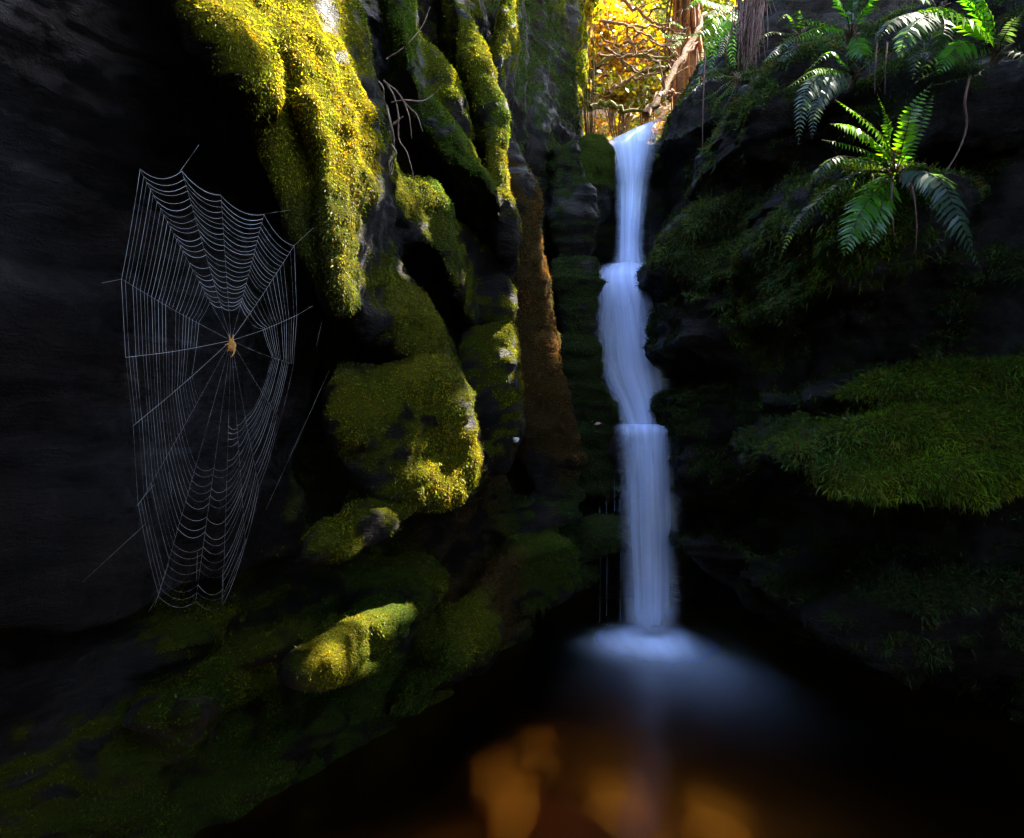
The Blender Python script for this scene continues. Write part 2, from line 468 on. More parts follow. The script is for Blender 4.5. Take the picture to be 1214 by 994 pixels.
def growth(k, V, N):
    b = np.full(len(V), BASE_GROW[k]); col = np.tile(np.array(BASE_COL[k]), (len(V), 1)); wsum = np.full(len(V), .15)
    for px, py, r, g, c in PATCH[k]:
        q, _ = hit(px, py)
        w = np.exp(-((V - np.array(q)) ** 2).sum(1) / (r * .62) ** 2)
        b += w * g
        w2 = w ** 1.5 + 1e-9
        col += (np.array(c) - col) * (w2 / (w2 + wsum))[:, None]
        wsum = wsum * .6 + w2 * .4
    for px, py, r in BARE[k]:
        q, _ = hit(px, py)
        b -= 1.2 * np.exp(-((V - np.array(q)) ** 2).sum(1) / (r * .7) ** 2)
    m = b + .35 * N[:, 2] + .55 * fbm(V * 3.3 + 5, 4) + (.5 if k != 'right' else .6) * pn(V * np.array([13, 13, 20])) 
    if k == 'right': m -= .6 * np.clip(pn(V * np.array([4, 4, 10]) + 3) + .15, 0, 1)
    m = sstep(-.1, .5, m) * sstep(-.97, -.55, N[:, 2])
    return m, col


def leaf_mesh(base, d, up, L, W, curl):
    """narrow five point leaflets: base points, directions, facing, lengths, widths"""
    n = len(base)
    side = np.cross(d, up); side /= np.maximum(np.linalg.norm(side, axis=1), 1e-9)[:, None]
    nrm = np.cross(side, d)
    mid = base + d * (L * .5)[:, None] + nrm * (curl * L * .5)[:, None]
    tip = base + d * L[:, None] - nrm * (curl * L * .4)[:, None]
    w = W[:, None] * .5
    V = np.stack([base - side * w * .5, base + side * w * .5, mid + side * w, mid - side * w, tip], 1).reshape(-1, 3)
    i = np.arange(n) * 5
    quads = np.stack([i, i + 1, i + 2, i + 3], 1); tris = np.stack([i + 3, i + 2, i + 4], 1)
    return V, quads, tris


def scatter(V, N, Q, m, count):
    """points on the rock, drawn by area times growth, only where the gorge side is seen"""
    c = V[Q].mean(1); nn = N[Q].mean(1); mm = m[Q].mean(1)
    area = np.linalg.norm(np.cross(V[Q[:, 2]] - V[Q[:, 0]], V[Q[:, 3]] - V[Q[:, 1]]), axis=1) * .5
    dist = np.linalg.norm(c, axis=1)
    facing = -(nn * c).sum(1) / dist
    ok = (c[:, 1] > .6) & (facing > -.35) & (np.abs(c[:, 0] / np.maximum(c[:, 1], .1)) < .95) & (np.abs(c[:, 2] / np.maximum(c[:, 1], .1)) < .8)
    wgt = area * mm * ok / (1 + .10 * dist ** 2)
    idx = rng.choice(len(Q), count, p=wgt / wgt.sum())
    a, b = rng.random(count), rng.random(count)
    q = V[Q[idx]]
    pt = (q[:, 0] * (1 - a)[:, None] + q[:, 1] * a[:, None]) * (1 - b)[:, None] + (q[:, 3] * (1 - a)[:, None] + q[:, 2] * a[:, None]) * b[:, None]
    return pt, nn[idx], idx


MOSS_N = {'left': 680000, 'back': 40000, 'right': 200000}
MOSS_LABEL = {'left': 'yellow green hanging moss growing in clumps on the left gorge wall', 'back': 'dark moss on the ledges around the waterfall',
              'right': 'dark green feathery moss on the shoulder and shelf of the right gorge wall'}
for k, (V, N, Q) in CL.items():
    m, col = growth(k, V, N)
    me = np_mesh('cliff', V, [Q], True, col * .8, {'moss': m})
    tag(link('cliff_' + k, me, ROCK_M), kind='structure')
    n = int(MOSS_N[k] * MOSS_Q)
    pt, nn, idx = scatter(V, N, Q, np.clip(m, 0, 1) ** 1.3, n)
    c = col[Q[idx, 0]]
    rnd = rng.normal(size=(n, 3))
    down = np.array([0, 0, -1.0])
    d = nn * .75 + down * (.75 - .35 * nn[:, 2:3]) + rnd * .42
    d /= np.linalg.norm(d, axis=1)[:, None]
    dist = np.linalg.norm(pt, axis=1)
    L = rng.uniform(.0045, .0115, n) * (.75 + .16 * dist); W = L * rng.uniform(.22, .42, n)
    if k == 'right': L *= rng.uniform(1.3, 3.6, n); W *= 1.15
    long = rng.random(n) < .07; L[long] *= 1.7
    up = nn + rng.normal(size=(n, 3)) * .5
    LV, lq, lt = leaf_mesh(pt - nn * .004, d, up, L, W, rng.uniform(-.1, .5, n))
    tint = np.exp(rng.normal(0, .22, (n, 1))) * (1 + rng.normal(0, .10, (n, 3)))
    warm = fbm(pt * 9 + 3, 2)[:, None]
    c = c * tint * (1 + np.array([.5, .05, -.3]) * np.clip(warm, -.6, .8))
    c = c * np.exp(.55 * fbm(pt * (4.0 if k == 'left' else 6.0) + 31, 3))[:, None]
    brown = rng.random(n) < .11
    c[brown] = np.array(BRN) * tint[brown]
    me = np_mesh('moss', LV, [lq, lt], True, np.repeat(np.clip(c, .003, .5), 5, 0))
    tag(link('moss', me, MOSS_M), MOSS_LABEL[k], 'moss', kind='stuff')
# ------------------------------------------------------------------ tubes
def tube_arrays(pts, radii, sides=6, off=0):
    pts = [Vector(p) for p in pts]; n = len(pts)
    V, Fq = [], []
    prev = None
    for i, p in enumerate(pts):
        t = (pts[min(i + 1, n - 1)] - pts[max(i - 1, 0)]).normalized()
        if prev is None:
            a = t.cross(Vector((0, 0, 1)) if abs(t.z) < .9 else Vector((1, 0, 0))).normalized()
        else:
            a = (prev - t * prev.dot(t)).normalized()
        prev = a; b = t.cross(a)
        r = radii[i] if hasattr(radii, '__len__') else radii
        for s in range(sides):
            g = 2 * math.pi * s / sides
            V.append(p + a * (math.cos(g) * r) + b * (math.sin(g) * r))
    for i in range(n - 1):
        for s in range(sides):
            s2 = (s + 1) % sides
            Fq.append((off + i * sides + s, off + i * sides + s2, off + (i + 1) * sides + s2, off + (i + 1) * sides + s))
    return V, Fq


def spline(pts, n):
    """smooth run through control points"""
    p = [Vector(x) for x in pts]
    if len(p) == 2: return [p[0].lerp(p[1], i / (n - 1)) for i in range(n)]
    q = [p[0] * 2 - p[1]] + p + [p[-1] * 2 - p[-2]]
    out = []; m = len(p) - 1
    for i in range(n):
        t = i / (n - 1) * m; k = min(int(t), m - 1); f = t - k
        a, b, c, d = q[k], q[k + 1], q[k + 2], q[k + 3]
        out.append(.5 * ((2 * b) + (c - a) * f + (2 * a - 5 * b + 4 * c - d) * f * f + (3 * b - a - 3 * c + d) * f ** 3))
    return out


class Tubes:
    def __init__(s): s.V, s.F, s.T = [], [], []

    def add(s, pts, r, sides=6):
        b0 = len(s.V); v, f = tube_arrays(pts, r, sides, b0); s.V += v; s.F += f
        for p, first in ((Vector(pts[0]), b0), (Vector(pts[-1]), b0 + len(v) - sides)):      # closed ends
            s.V.append(p); k = len(s.V) - 1
            s.T += [(first + i, first + (i + 1) % sides, k) for i in range(sides)]
        return s

    def build(s, name, mat, parent=None, smooth=True):
        return link(name, np_mesh(name, [tuple(v) for v in s.V], [s.F, s.T], smooth), mat, parent)


# ------------------------------------------------------------------ pool
def mat_pool():
    t = NT('pool_water')
    co = t.n('TexCoord').outputs['Object']
    n = t.noise(t.scaled(co, (1, 1, 1)), 4, 3, .5, .5)
    bp = t.n('Bump'); bp.inputs['Strength'].default_value = .05; bp.inputs['Distance'].default_value = .05; t.l(n, bp.inputs['Height'])
    tr = t.n('BsdfTransparent'); tr.inputs['Color'].default_value = (.97, .78, .46, 1)
    g = t.n('BsdfGlossy'); g.inputs['Roughness'].default_value = .12; t.l(bp.outputs[0], g.inputs['Normal'])
    fr = t.n('Fresnel'); fr.inputs['IOR'].default_value = 1.33; t.l(bp.outputs[0], fr.inputs['Normal'])
    rf = t.n('BsdfRefraction'); rf.inputs['IOR'].default_value = 1.2; rf.inputs['Roughness'].default_value = .6; rf.inputs['Color'].default_value = (.95, .72, .36, 1)
    tm = t.n('MixShader'); tm.inputs[0].default_value = .6; t.l(tr.outputs[0], tm.inputs[1]); t.l(rf.outputs[0], tm.inputs[2])
    m = t.n('MixShader'); t.l(fr.outputs[0], m.inputs[0]); t.l(tm.outputs[0], m.inputs[1]); t.l(g.outputs[0], m.inputs[2])
    return t.end(m.outputs[0])


pool = link('pool_water', np_mesh('pool_water', [(-5, -3, WATER), (6, -3, WATER), (6, 8, WATER), (-5, 8, WATER)], [[(0, 1, 2, 3)]]), mat_pool())
tag(pool, kind='structure')
# the bed rises from the plunge basin toward the near shallows
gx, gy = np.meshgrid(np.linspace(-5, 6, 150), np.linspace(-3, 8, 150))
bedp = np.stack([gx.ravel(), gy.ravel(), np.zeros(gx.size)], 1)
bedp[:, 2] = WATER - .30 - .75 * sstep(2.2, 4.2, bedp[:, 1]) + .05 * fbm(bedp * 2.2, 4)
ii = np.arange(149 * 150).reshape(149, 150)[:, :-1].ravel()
bed_t = NT('bed_sand_sun_glow'); _co = bed_t.n('TexCoord').outputs['Object']
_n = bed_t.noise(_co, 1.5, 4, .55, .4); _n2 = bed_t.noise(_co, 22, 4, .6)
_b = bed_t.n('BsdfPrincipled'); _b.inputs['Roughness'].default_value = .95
_c = bed_t.mix(bed_t.ramp(_n, [(.28, 0.0), (.54, 1.0)]), (.20, .07, .015), (.80, .32, .045))  # sun glow on the bed painted as bright amber patches in the sand
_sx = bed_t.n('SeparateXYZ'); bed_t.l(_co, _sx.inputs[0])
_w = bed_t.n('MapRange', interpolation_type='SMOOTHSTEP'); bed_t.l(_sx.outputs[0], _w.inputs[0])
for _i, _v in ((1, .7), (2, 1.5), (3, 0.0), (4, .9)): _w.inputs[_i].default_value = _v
_c = bed_t.mix(_w.outputs[0], _c, (.06, .03, .012))      # the painted sun glow fades out to a dark bed under the right wall
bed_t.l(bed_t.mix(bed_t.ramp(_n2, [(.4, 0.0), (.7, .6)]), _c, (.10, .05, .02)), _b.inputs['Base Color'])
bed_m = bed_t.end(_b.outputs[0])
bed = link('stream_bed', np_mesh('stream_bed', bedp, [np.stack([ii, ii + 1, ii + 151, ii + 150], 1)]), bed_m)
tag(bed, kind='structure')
STONE_M = mat_plain('sun_spot_stone', (.85, .38, .06), (.6, .25, .045), 7, .9, .5)  # sun spots under the water are put into this bright stone colour
STONE = [(612, 965, .17, .11, 'flat stone painted pale orange as the brightest sun spot in the shallow pool'), (675, 985, .16, .13, 'dark red brown stone between two brighter ones under the water'),
         (590, 930, .14, .12, 'amber stone at the far left edge of the sun-coloured shallows'), (848, 985, .15, .12, 'amber stone alone at the right of the sun-coloured shallows'),
         (730, 960, .16, .12, 'dull brown stone sunk in the middle of the pool'), (640, 900, .12, .1, 'dim brown stone farthest out in the sun-coloured shallows')]


def pebble(name, c, r, seed, mat, flat=.55):
    bm = bmesh.new(); bmesh.ops.create_icosphere(bm, subdivisions=4, radius=1)
    v = np.array([x.co[:] for x in bm.verts]); f = [[x.index for x in p.verts] for p in bm.faces]; bm.free()
    v = v / (np.abs(v) ** 3).sum(1)[:, None] ** (1 / 3)
    v = v * (1 + .22 * fbm(v * 1.1 + seed * 7.7, 3))[:, None] * np.array([r[0], r[1], r[0] * flat])
    a = seed * 1.3; R = np.array([[math.cos(a), -math.sin(a), 0], [math.sin(a), math.cos(a), 0], [0, 0, 1]])
    o = link(name, np_mesh(name, v @ R.T, [f]), mat); o.location = c
    return o


for s, (px, py, a, b, lab) in enumerate(STONE):
    Y = 1.78 * F / (py - 497); q = P(px, py, Y)
    o = pebble('sunken_stone', (q.x, q.y, q.z - .045), (a, b), s + 1, STONE_M if s != 1 else mat_plain('red_stone', (.20, .05, .02), (.1, .03, .015), 9, .9, .5))
    tag(o, lab, 'stone', 'stones under the shallow water')

# ------------------------------------------------------------------ the fall
def mat_fall():
    t = NT('white_water')
    u = t.attr('u').outputs['Fac']; v = t.attr('v').outputs['Fac']; sd = t.attr('seed').outputs['Fac']
    xy = t.n('CombineXYZ'); t.l(t.math('MULTIPLY', u, 3.2), xy.inputs[0]); t.l(t.math('MULTIPLY', v, .55), xy.inputs[1]); t.l(sd, xy.inputs[2])
    n1 = t.noise(xy.outputs[0], 1.3, 2, .5)
    xz = t.n('CombineXYZ'); t.l(t.math('MULTIPLY', u, 14), xz.inputs[0]); t.l(t.math('MULTIPLY', v, .7), xz.inputs[1]); t.l(sd, xz.inputs[2])
    n2 = t.noise(xz.outputs[0], 1, 2, .5)
    st = t.math('ADD', t.math('MULTIPLY', n1, .88), t.math('MULTIPLY', n2, .12))
    st = t.ramp(st, [(.30, .42), (.60, 1.0)])
    ed = t.math('SUBTRACT', 1, t.math('POWER', t.math('ABSOLUTE', u), 1.7), clamp=True)
    ed = t.math('POWER', ed, 1.1)
    a = t.math('MULTIPLY', t.math('MULTIPLY', st, ed), t.attr('dens').outputs['Fac'], clamp=True)
    d = t.n('BsdfDiffuse'); d.inputs['Color'].default_value = (.68, .75, 1.0, 1)
    tl = t.n('BsdfTranslucent'); tl.inputs['Color'].default_value = (.68, .75, 1.0, 1)
    m = t.n('MixShader'); m.inputs[0].default_value = .35; t.l(d.outputs[0], m.inputs[1]); t.l(tl.outputs[0], m.inputs[2])
    tr = t.n('BsdfTransparent'); x = t.n('MixShader'); t.l(a, x.inputs[0]); t.l(tr.outputs[0], x.inputs[1]); t.l(m.outputs[0], x.inputs[2])
    return t.end(x.outputs[0])


FALL_M = mat_fall()


def water_sheet(rows, layers, bulge=.06, dens=None):
    """rows: left px,py, right px,py, depth; several veils lie one behind the other"""
    nu, nv = 25, 70
    Lp = spline([P(r[0], r[1], r[4]) for r in rows], nv); Rp = spline([P(r[2], r[3], r[4]) for r in rows], nv)
    V, fl, Qs = [], {'u': [], 'v': [], 'seed': [], 'dens': []}, []
    for k, (off, shrink, dn, sd) in enumerate(layers):
        b0 = len(V); run = 0
        for i in range(nv):
            a, b = Lp[i], Rp[i]
            if i: run += (a - Lp[i - 1]).length
            c = (a + b) / 2
            for j in range(nu):
                u = -1 + 2 * j / (nu - 1)
                p = c + (b - a) * (.5 * u * shrink)
                p = p + Vector((0, -bulge * (1 - u * u) + off, 0))
                V.append(p); fl['u'].append(u); fl['v'].append(run + i * .002); fl['seed'].append(sd)
                f = i / (nv - 1)
                e = 1 if dens is None else np.interp(f, [x[0] for x in dens], [x[1] for x in dens])
                fl['dens'].append(dn * e)
        for i in range(nv - 1):
            for j in range(nu - 1):
                q = b0 + i * nu + j; Qs.append((q, q + 1, q + nu + 1, q + nu))
    return np_mesh('cascade', [tuple(v) for v in V], [Qs], True, None, fl)


fall = empty('waterfall', P(770, 757, 4.62))
tag(fall, 'silky white waterfall dropping in three steps into the dark pool', 'waterfall')
LAY = [(-.05, 1.45, .45, 1.7), (-.02, 1.2, .8, 6.1), (.03, 1.0, 1.0, 4.2), (.07, .75, 1.0, 8.9)]
link('cascade', water_sheet([(719, 172, 776, 146, 6.25), (725, 180, 773, 166, 6.12), (731, 203, 766, 203, 6.05), (733, 240, 761, 240, 6.0), (733, 290, 758, 290, 5.8), (729, 322, 762, 322, 5.55)],
     LAY, .05, [(0, 1.6), (.15, 1.4), (.5, 1.0), (.85, 1.0), (1, .6)]), FALL_M, fall)
link('cascade', water_sheet([(716, 316, 764, 314, 5.6), (709, 332, 770, 332, 5.4), (708, 352, 775, 352, 5.28), (707, 400, 784, 385, 5.22), (712, 445, 790, 430, 5.16), (728, 478, 792, 470, 5.1), (739, 506, 794, 506, 5.02)],
     LAY, .08, [(0, .8), (.12, 1.5), (.25, 1.2), (.6, .75), (1, .95)]), FALL_M, fall)
link('cascade', water_sheet([(740, 503, 793, 503, 5.0), (738, 508, 794, 508, 4.78), (739, 530, 795, 530, 4.72), (741, 600, 797, 600, 4.69), (744, 690, 797, 690, 4.66), (742, 762, 798, 762, 4.62)],
     LAY, .07, [(0, 1.8), (.1, 1.7), (.3, 1.1), (.8, .8), (.88, .8), (.97, .12), (1, 0)]), FALL_M, fall)


def mat_foam():
    t = NT('foam')
    co = t.n('TexCoord').outputs['Object']
    a = t.attr('dens').outputs['Fac']
    n = t.noise(t.scaled(co, (5, 1.2, 1)), 1.4, 3, .5)
    a = t.math('MULTIPLY', a, t.ramp(n, [(.3, .8), (.7, 1.15)]), clamp=True)
    d = t.n('BsdfDiffuse'); d.inputs['Color'].default_value = (.68, .76, 1.0, 1)
    tr = t.n('BsdfTransparent'); x = t.n('MixShader'); t.l(a, x.inputs[0]); t.l(tr.outputs[0], x.inputs[1]); t.l(d.outputs[0], x.inputs[2])
    return t.end(x.outputs[0])


gx, gy = np.meshgrid(np.linspace(-.9, 1.0, 110), np.linspace(-2.0, .55, 110))
r0 = np.sqrt((gx / .33) ** 2 + ((gy + .1) / .36) ** 2)
fan = np.sqrt(((gx - .06 + .1 * gy) / (.42 - .22 * np.minimum(gy, 0))) ** 2 + (np.where(gy < 0, gy / 1.0, gy / .22)) ** 2)
a0 = 1 - np.exp(-2.6 * np.exp(-((gx / .26) ** 2 + ((gy + .12) / .24) ** 2)) - .42 * np.exp(-fan ** 2 * 1.9))
edge = sstep(0, .25, .9 - np.abs(gx)) * sstep(-2.0, -1.5, gy) * sstep(.55, .3, gy)
base = P(770, 757, 4.62)
hz = .004 * np.exp(-r0 ** 2) + .006
V = np.stack([gx.ravel(), gy.ravel(), hz.ravel()], 1)
ii = np.arange(109 * 110).reshape(109, 110)[:, :-1].ravel()
fo = link('foam', np_mesh('foam', V, [np.stack([ii, ii + 1, ii + 111, ii + 110], 1)], True, None, {'dens': (a0 * edge).ravel()}), mat_foam())
fo.location = (base.x, base.y, WATER)
tag(fo, kind='structure')

DRIP_M = mat_plain('drip_water', (.16, .18, .22), (.12, .14, .17), 30, .25, 0)
for (px, y0, y1, Y) in ((735, 592, 735, 4.75), (728, 560, 622, 4.8), (711, 596, 738, 4.85), (719, 588, 730, 4.8), (641 + 132, 262, 290, 5.9), (675, 292, 308, 5.3)):
    if px == 773: px = 770
    o = Tubes().add(spline([P(px, y0, Y), P(px + .6, (y0 + y1) / 2, Y), P(px + .2, y1, Y)], 12), .0012, 5).build('water_drip', DRIP_M)
    tag(o, 'thin bright thread of water dripping from a dark rock ledge beside the waterfall', 'drip', 'drips from the ledges')
# ------------------------------------------------------------------ the canopy over the gorge, with the gaps the sun comes through
LEAF_M = mat_leaf('tree_leaf', .45, .06, .35)
LITLEAF_M = mat_leaf('thin_leaf', .55, .04, .35, (1.25, 1.2, .45))
BARK_M = mat_plain('bark', (.07, .045, .028), (.03, .022, .016), 25, .9, .7)
# sunny spots on the rock: sight px, py, reach in m
SUNNY = [(270, 5, .14), (300, 10, .14), (335, 50, .15), (370, 110, .15), (395, 200, .13), (380, 20, .15), (390, 290, .10), (400, 80, .18), (420, 140, .17), (425, 200, .15), (425, 260, .14), (415, 330, .13), (405, 372, .09), (320, 10, .06), (355, 110, .05), (390, 240, .07), (385, 300, .05),
         (480, 225, .11), (525, 240, .09), (500, 215, .06), (460, 335, .13), (500, 370, .10), (430, 330, .08), (405, 480, .09), (420, 510, .07),
         (535, 455, .10), (545, 510, .11), (550, 560, .13), (500, 575, .10), (470, 500, .06), (410, 625, .09), (430, 640, .07), (425, 745, .10), (400, 780, .08), (450, 750, .08),
         (578, 60, .15), (592, 130, .15), (597, 220, .13), (604, 10, .14), (596, 60, .12), (560, 165, .06), (545, 180, .05),
         (590, 390, .09), (590, 455, .10), (640, 360, .06), (640, 450, .08), (630, 530, .05), (600, 665, .09), (560, 720, .10), (620, 690, .08), (300, 900, .06), (520, 790, .06),
         (1030, 150, .26, 2.6), (1090, 140, .20, 2.7), (1060, 190, .2, 2.6), (990, 180, .13, 2.5), (1120, 20, .18, 2.8), (1180, 50, .12, 2.9), (1050, 40, .12, 2.9), (945, 95, .14, 2.95), (955, 150, .08, 2.95), (800, 80, .2, 5.4), (1150, 290, .05, 2.55), (1020, 260, .16, 2.5),
         (905, 60, .10, 3.3), (835, 50, .34, 5.0), (870, 20, .2, 5.1), (950, 130, .06, 3.0), (1045, 250, .08), (1020, 560, .10), (1000, 590, .08), (1100, 500, .09), (1170, 540, .08), (1060, 480, .05), (982, 652, .03),
         (640, 960, .16), (600, 930, .1), (680, 985, .1), (850, 985, .09), (870, 270, .06),
         (500, 830, .05), (700, 560, .05)]
OPEN = [(Vector((1.3, 8.6, 4.6)), 2.3), (Vector((.95, 7.4, 3.7)), 1.1)]


def leaf_quads(c, size, rnd_up=.8):
    n = len(c)
    up = rng.normal(size=(n, 3)); up[:, 2] = np.abs(up[:, 2]) + rnd_up
    up /= np.linalg.norm(up, axis=1)[:, None]
    a = np.cross(up, rng.normal(size=(n, 3))); a /= np.linalg.norm(a, axis=1)[:, None]
    b = np.cross(up, a)
    s = size[:, None]
    V = np.stack([c - a * s * .55, c + b * s * .26 + up * s * .05, c + a * s * .55, c - b * s * .26 + up * s * .05], 1).reshape(-1, 3)
    i = np.arange(n) * 4
    return V, np.stack([i, i + 1, i + 2, i + 3], 1)


S_ = np.array(SUN)
TREES = [(4.6, 1.4, 'nearest'), (5.6, 4.6, 'next'), (4.4, 7.9, 'farther'), (-1.4, 9.4, 'left')]
nl = 150000
cc = np.stack([rng.uniform(-3.5, 7.2, nl), rng.uniform(-3, 9.6, nl), rng.uniform(5.0, 7.4, nl)], 1)
cc[:, 2] += .35 * fbm(cc * .6, 2)
keep = np.ones(nl, bool)
keep &= ~((cc[:, 0] < np.where(cc[:, 1] > 3.8, 1.9, np.where(cc[:, 1] > 3.2, 1.2, .7)) + .2 * fbm(cc * .9, 3)) & (cc[:, 1] > .9) & (cc[:, 1] < 5.6))    # a window of sky over the pool
inside = keep.copy()
def clear(T, r, ragged=.35):
    w = cc - np.array(T); along = w @ S_
    dist = np.linalg.norm(w - along[:, None] * S_, axis=1)
    return dist < r * np.minimum(1 + ragged * fbm(cc * 5.0, 2), 1.1)
for px, py, r, *dp in SUNNY:
    T = P(px, py, dp[0]) if dp else hit(px, py, 2.9)[0] if py < 900 or px < 500 else P(px, py, 1.78 * F / (py - 497))
    _b = ROCK.ray_cast(Vector(T) + SUN * .06, SUN)
    if _b[0] is not None: print('BLOCKED', px, py, [round(x, 2) for x in T], 'by', [round(x, 2) for x in _b[0]])
    keep &= ~clear(T, r)
for T, r in OPEN: keep &= ~clear(T, r)
for px in range(-40, 345, 34):                       # the hollow behind the web never gets the sun
    for py in range(20, 690, 42):
        T, nn_ = hit(px, py)
        if T.y > 2.0 or (px > 190 and py < 220): continue
        if ROCK.ray_cast(T + SUN * .06, SUN)[0] is None: keep |= clear(T, .075, 0) & inside
for px, py in ((113, 890), (100, 905), (122, 878), (150, 845), (190, 828), (170, 836), (205, 822), (90, 915), (230, 815), (140, 855), (696, 60), (696, 100), (700, 130), (690, 30), (690, 130), (650, 180), (670, 200), (690, 190), (690, 215), (700, 240), (670, 240), (650, 260), (690, 270), (700, 200), (665, 290)):
    keep |= clear(hit(px, py)[0], .16, 0) & inside
cc = cc[keep]
near = np.argmin(np.stack([np.hypot(cc[:, 0] - x, cc[:, 1] - y) for x, y, _ in TREES], 1), 1)
tlab = {'nearest': 'tall tree leaning over the gorge above the ferns at the right', 'next': 'tall tree standing behind the fern bank at the right',
        'farther': 'tall tree on the far right bank beyond the waterfall', 'left': 'tall tree on the left bank above the waterfall'}
for k, (x, y, nm) in enumerate(TREES):
    q = cc[near == k]
    t = empty('canopy_tree', (x, y, 2.2)); tag(t, tlab[nm], 'tree', 'trees over the gorge')
    V, fq = leaf_quads(q, rng.uniform(.13, .22, len(q)))
    col = np.array([.045, .075, .014]) * np.exp(rng.normal(0, .25, (len(q), 1)))
    link('crown', np_mesh('crown', V, [fq], False, np.repeat(col, 4, 0)), LEAF_M, t)
    T = Tubes(); top = Vector((x - .5, y - .1, 6.2))
    T.add(spline([(x, y, 1.6), (x + .1, y, 3.5), top], 14), list(np.linspace(.16, .06, 14)), 10)
    for j in range(9):
        f = Vector(q[rng.integers(len(q))])
        T.add(spline([Vector((x + .02, y, 3.6 + .25 * j)), (Vector((x, y, 4.4 + .25 * j)) + f) / 2 + Vector((0, 0, .3)), f], 10), list(np.linspace(.045, .01, 10)), 6)
    T.build('trunk', BARK_M, t)

# thickets that close the gorge behind the viewpoint
for x, y, lab in ((-.9, -3.6, 'dense bush closing the gorge downstream on the left'), (1.2, -3.9, 'dense bush closing the gorge downstream on the right')):
    t = empty('gorge_bush', (x, y, WATER)); tag(t, lab, 'bush', 'bushes downstream')
    q = np.stack([rng.normal(x, .8, 5000), rng.normal(y, .35, 5000), rng.uniform(WATER, 6.5, 5000)], 1)
    V, fq = leaf_quads(q, rng.uniform(.2, .34, 5000), .1)
    link('foliage', np_mesh('foliage', V, [fq], False, np.repeat(np.array([.04, .065, .014]) * np.exp(rng.normal(0, .25, (5000, 1))), 4, 0)), LEAF_M, t)
    T = Tubes()
    for j in range(6): T.add(spline([(x, y, WATER - .6), (x + random.uniform(-.4, .4), y, 2), (x + random.uniform(-.9, .9), y, 6)], 12), list(np.linspace(.06, .012, 12)), 6)
    T.build('stem', BARK_M, t)

# ------------------------------------------------------------------ spider web, seen from below, its hub at the spider
SILK_M = mat_leaf('silk', .5, .15, .3, (1, 1, 1))
_t = NT('spider_silk'); _d = _t.n('BsdfDiffuse'); _d.inputs['Color'].default_value = (.58, .54, .52, 1)
_tl = _t.n('BsdfTranslucent'); _tl.inputs['Color'].default_value = (.58, .54, .52, 1)
_m = _t.n('MixShader'); _m.inputs[0].default_value = .5; _t.l(_d.outputs[0], _m.inputs[1]); _t.l(_tl.outputs[0], _m.inputs[2])
SILK_M = _t.end(_m.outputs[0])


def W(px, py):
    """the plane of the web: it hangs between the hood on the right and the wall on the left"""
    return P(px, py, 1.42 + .20 * (px - 270) / 200 + .10 * (py - 400) / 300)


HUB = (274, 404)
RAD = [(166, 201), (216, 204), (262, 232), (313, 254), (349, 291), (352, 374), (348, 432), (332, 498), (307, 578), (291, 645), (264, 718), (232, 712), (188, 706), (164, 600), (158, 505), (149, 424), (144, 331)]
INNER = [52, 42, 36, 44, 34, 40, 52, 70, 92, 100, 95, 98, 100, 80, 62, 42, 44]
RW = .00033
web = empty('spider_web', W(*HUB))
tag(web, 'large sagging orb web hung across the dark hollow of the left wall', 'spider web')
for k, (x, y) in enumerate(RAD):
    pts = spline([W(*HUB), W((HUB[0] + x) / 2, (HUB[1] + y) / 2 + 2), W(x, y)], 16)
    Tubes().add(pts, RW * (.42 if k not in (5, 15, 14, 4) else .95), 4).build('radial_thread', SILK_M, web)
sp = Tubes(); nr = len(RAD)
for k in range(nr):
    k2 = (k + 1) % nr
    a, b = RAD[k], RAD[k2]
    ra = math.hypot(a[0] - HUB[0], a[1] - HUB[1]); rb = math.hypot(b[0] - HUB[0], b[1] - HUB[1])
    gap = math.hypot(a[0] - b[0], a[1] - b[1])
    low = a[1] > 560 and b[1] > 560
    turns = 23
    if 9 <= k <= 12: turns = 26
    if 4 <= k <= 8: turns = 15
    for i in range(turns):
        f = (i / (turns - 1)) ** 1.08
        if random.random() < (.05 if not low else .12) and i < turns - 1: continue
        if low and i < 7 and k in (10, 11, 12): continue
        jit = random.uniform(-.006, .006)
        r1 = (INNER[k] + (ra - INNER[k]) * (f + jit)) / ra; r2 = (INNER[k2] + (rb - INNER[k2]) * (f + jit)) / rb
        pa = Vector((HUB[0] + (a[0] - HUB[0]) * r1, HUB[1] + (a[1] - HUB[1]) * r1)); pb = Vector((HUB[0] + (b[0] - HUB[0]) * r2, HUB[1] + (b[1] - HUB[1]) * r2))
        span = abs(pa.x - pb.x)
        sag = (.2 if pa.y < 400 else .26) * span * random.uniform(.75, 1.2)
        pts = []
        for j in range(8):
            s = j / 7; q = pa.lerp(pb, s); q.y += sag * 4 * s * (1 - s); pts.append(W(q.x, q.y))
        sp.add(pts, RW * random.uniform(.45, 1.25) * (1.2 if k in (0, 1, 2, 3) else .85 if k in (4, 5, 6, 7, 8, 9, 15, 16) else .6), 4)
sp.build('capture_spiral', SILK_M, web)
for pts in ([(188, 706), (176, 726)], [(200, 668), (183, 720)], [(234, 655), (233, 690)], [(264, 676), (263, 718)], [(266, 702), (292, 640)],
            [(213, 204), (236, 172)], [(144, 331), (120, 336)], [(313, 254), (345, 249)], [(349, 291), (372, 270)], [(352, 374), (372, 362)],
            [(375, 410), (382, 380)], [(200, 560), (204, 586)], [(162, 600), (182, 575)], [(390, 440), (315, 605)], [(172, 622), (98, 690)]):
    Tubes().add(spline([W(*p) for p in pts], 6), RW * .6, 4).build('frame_thread', SILK_M, web)

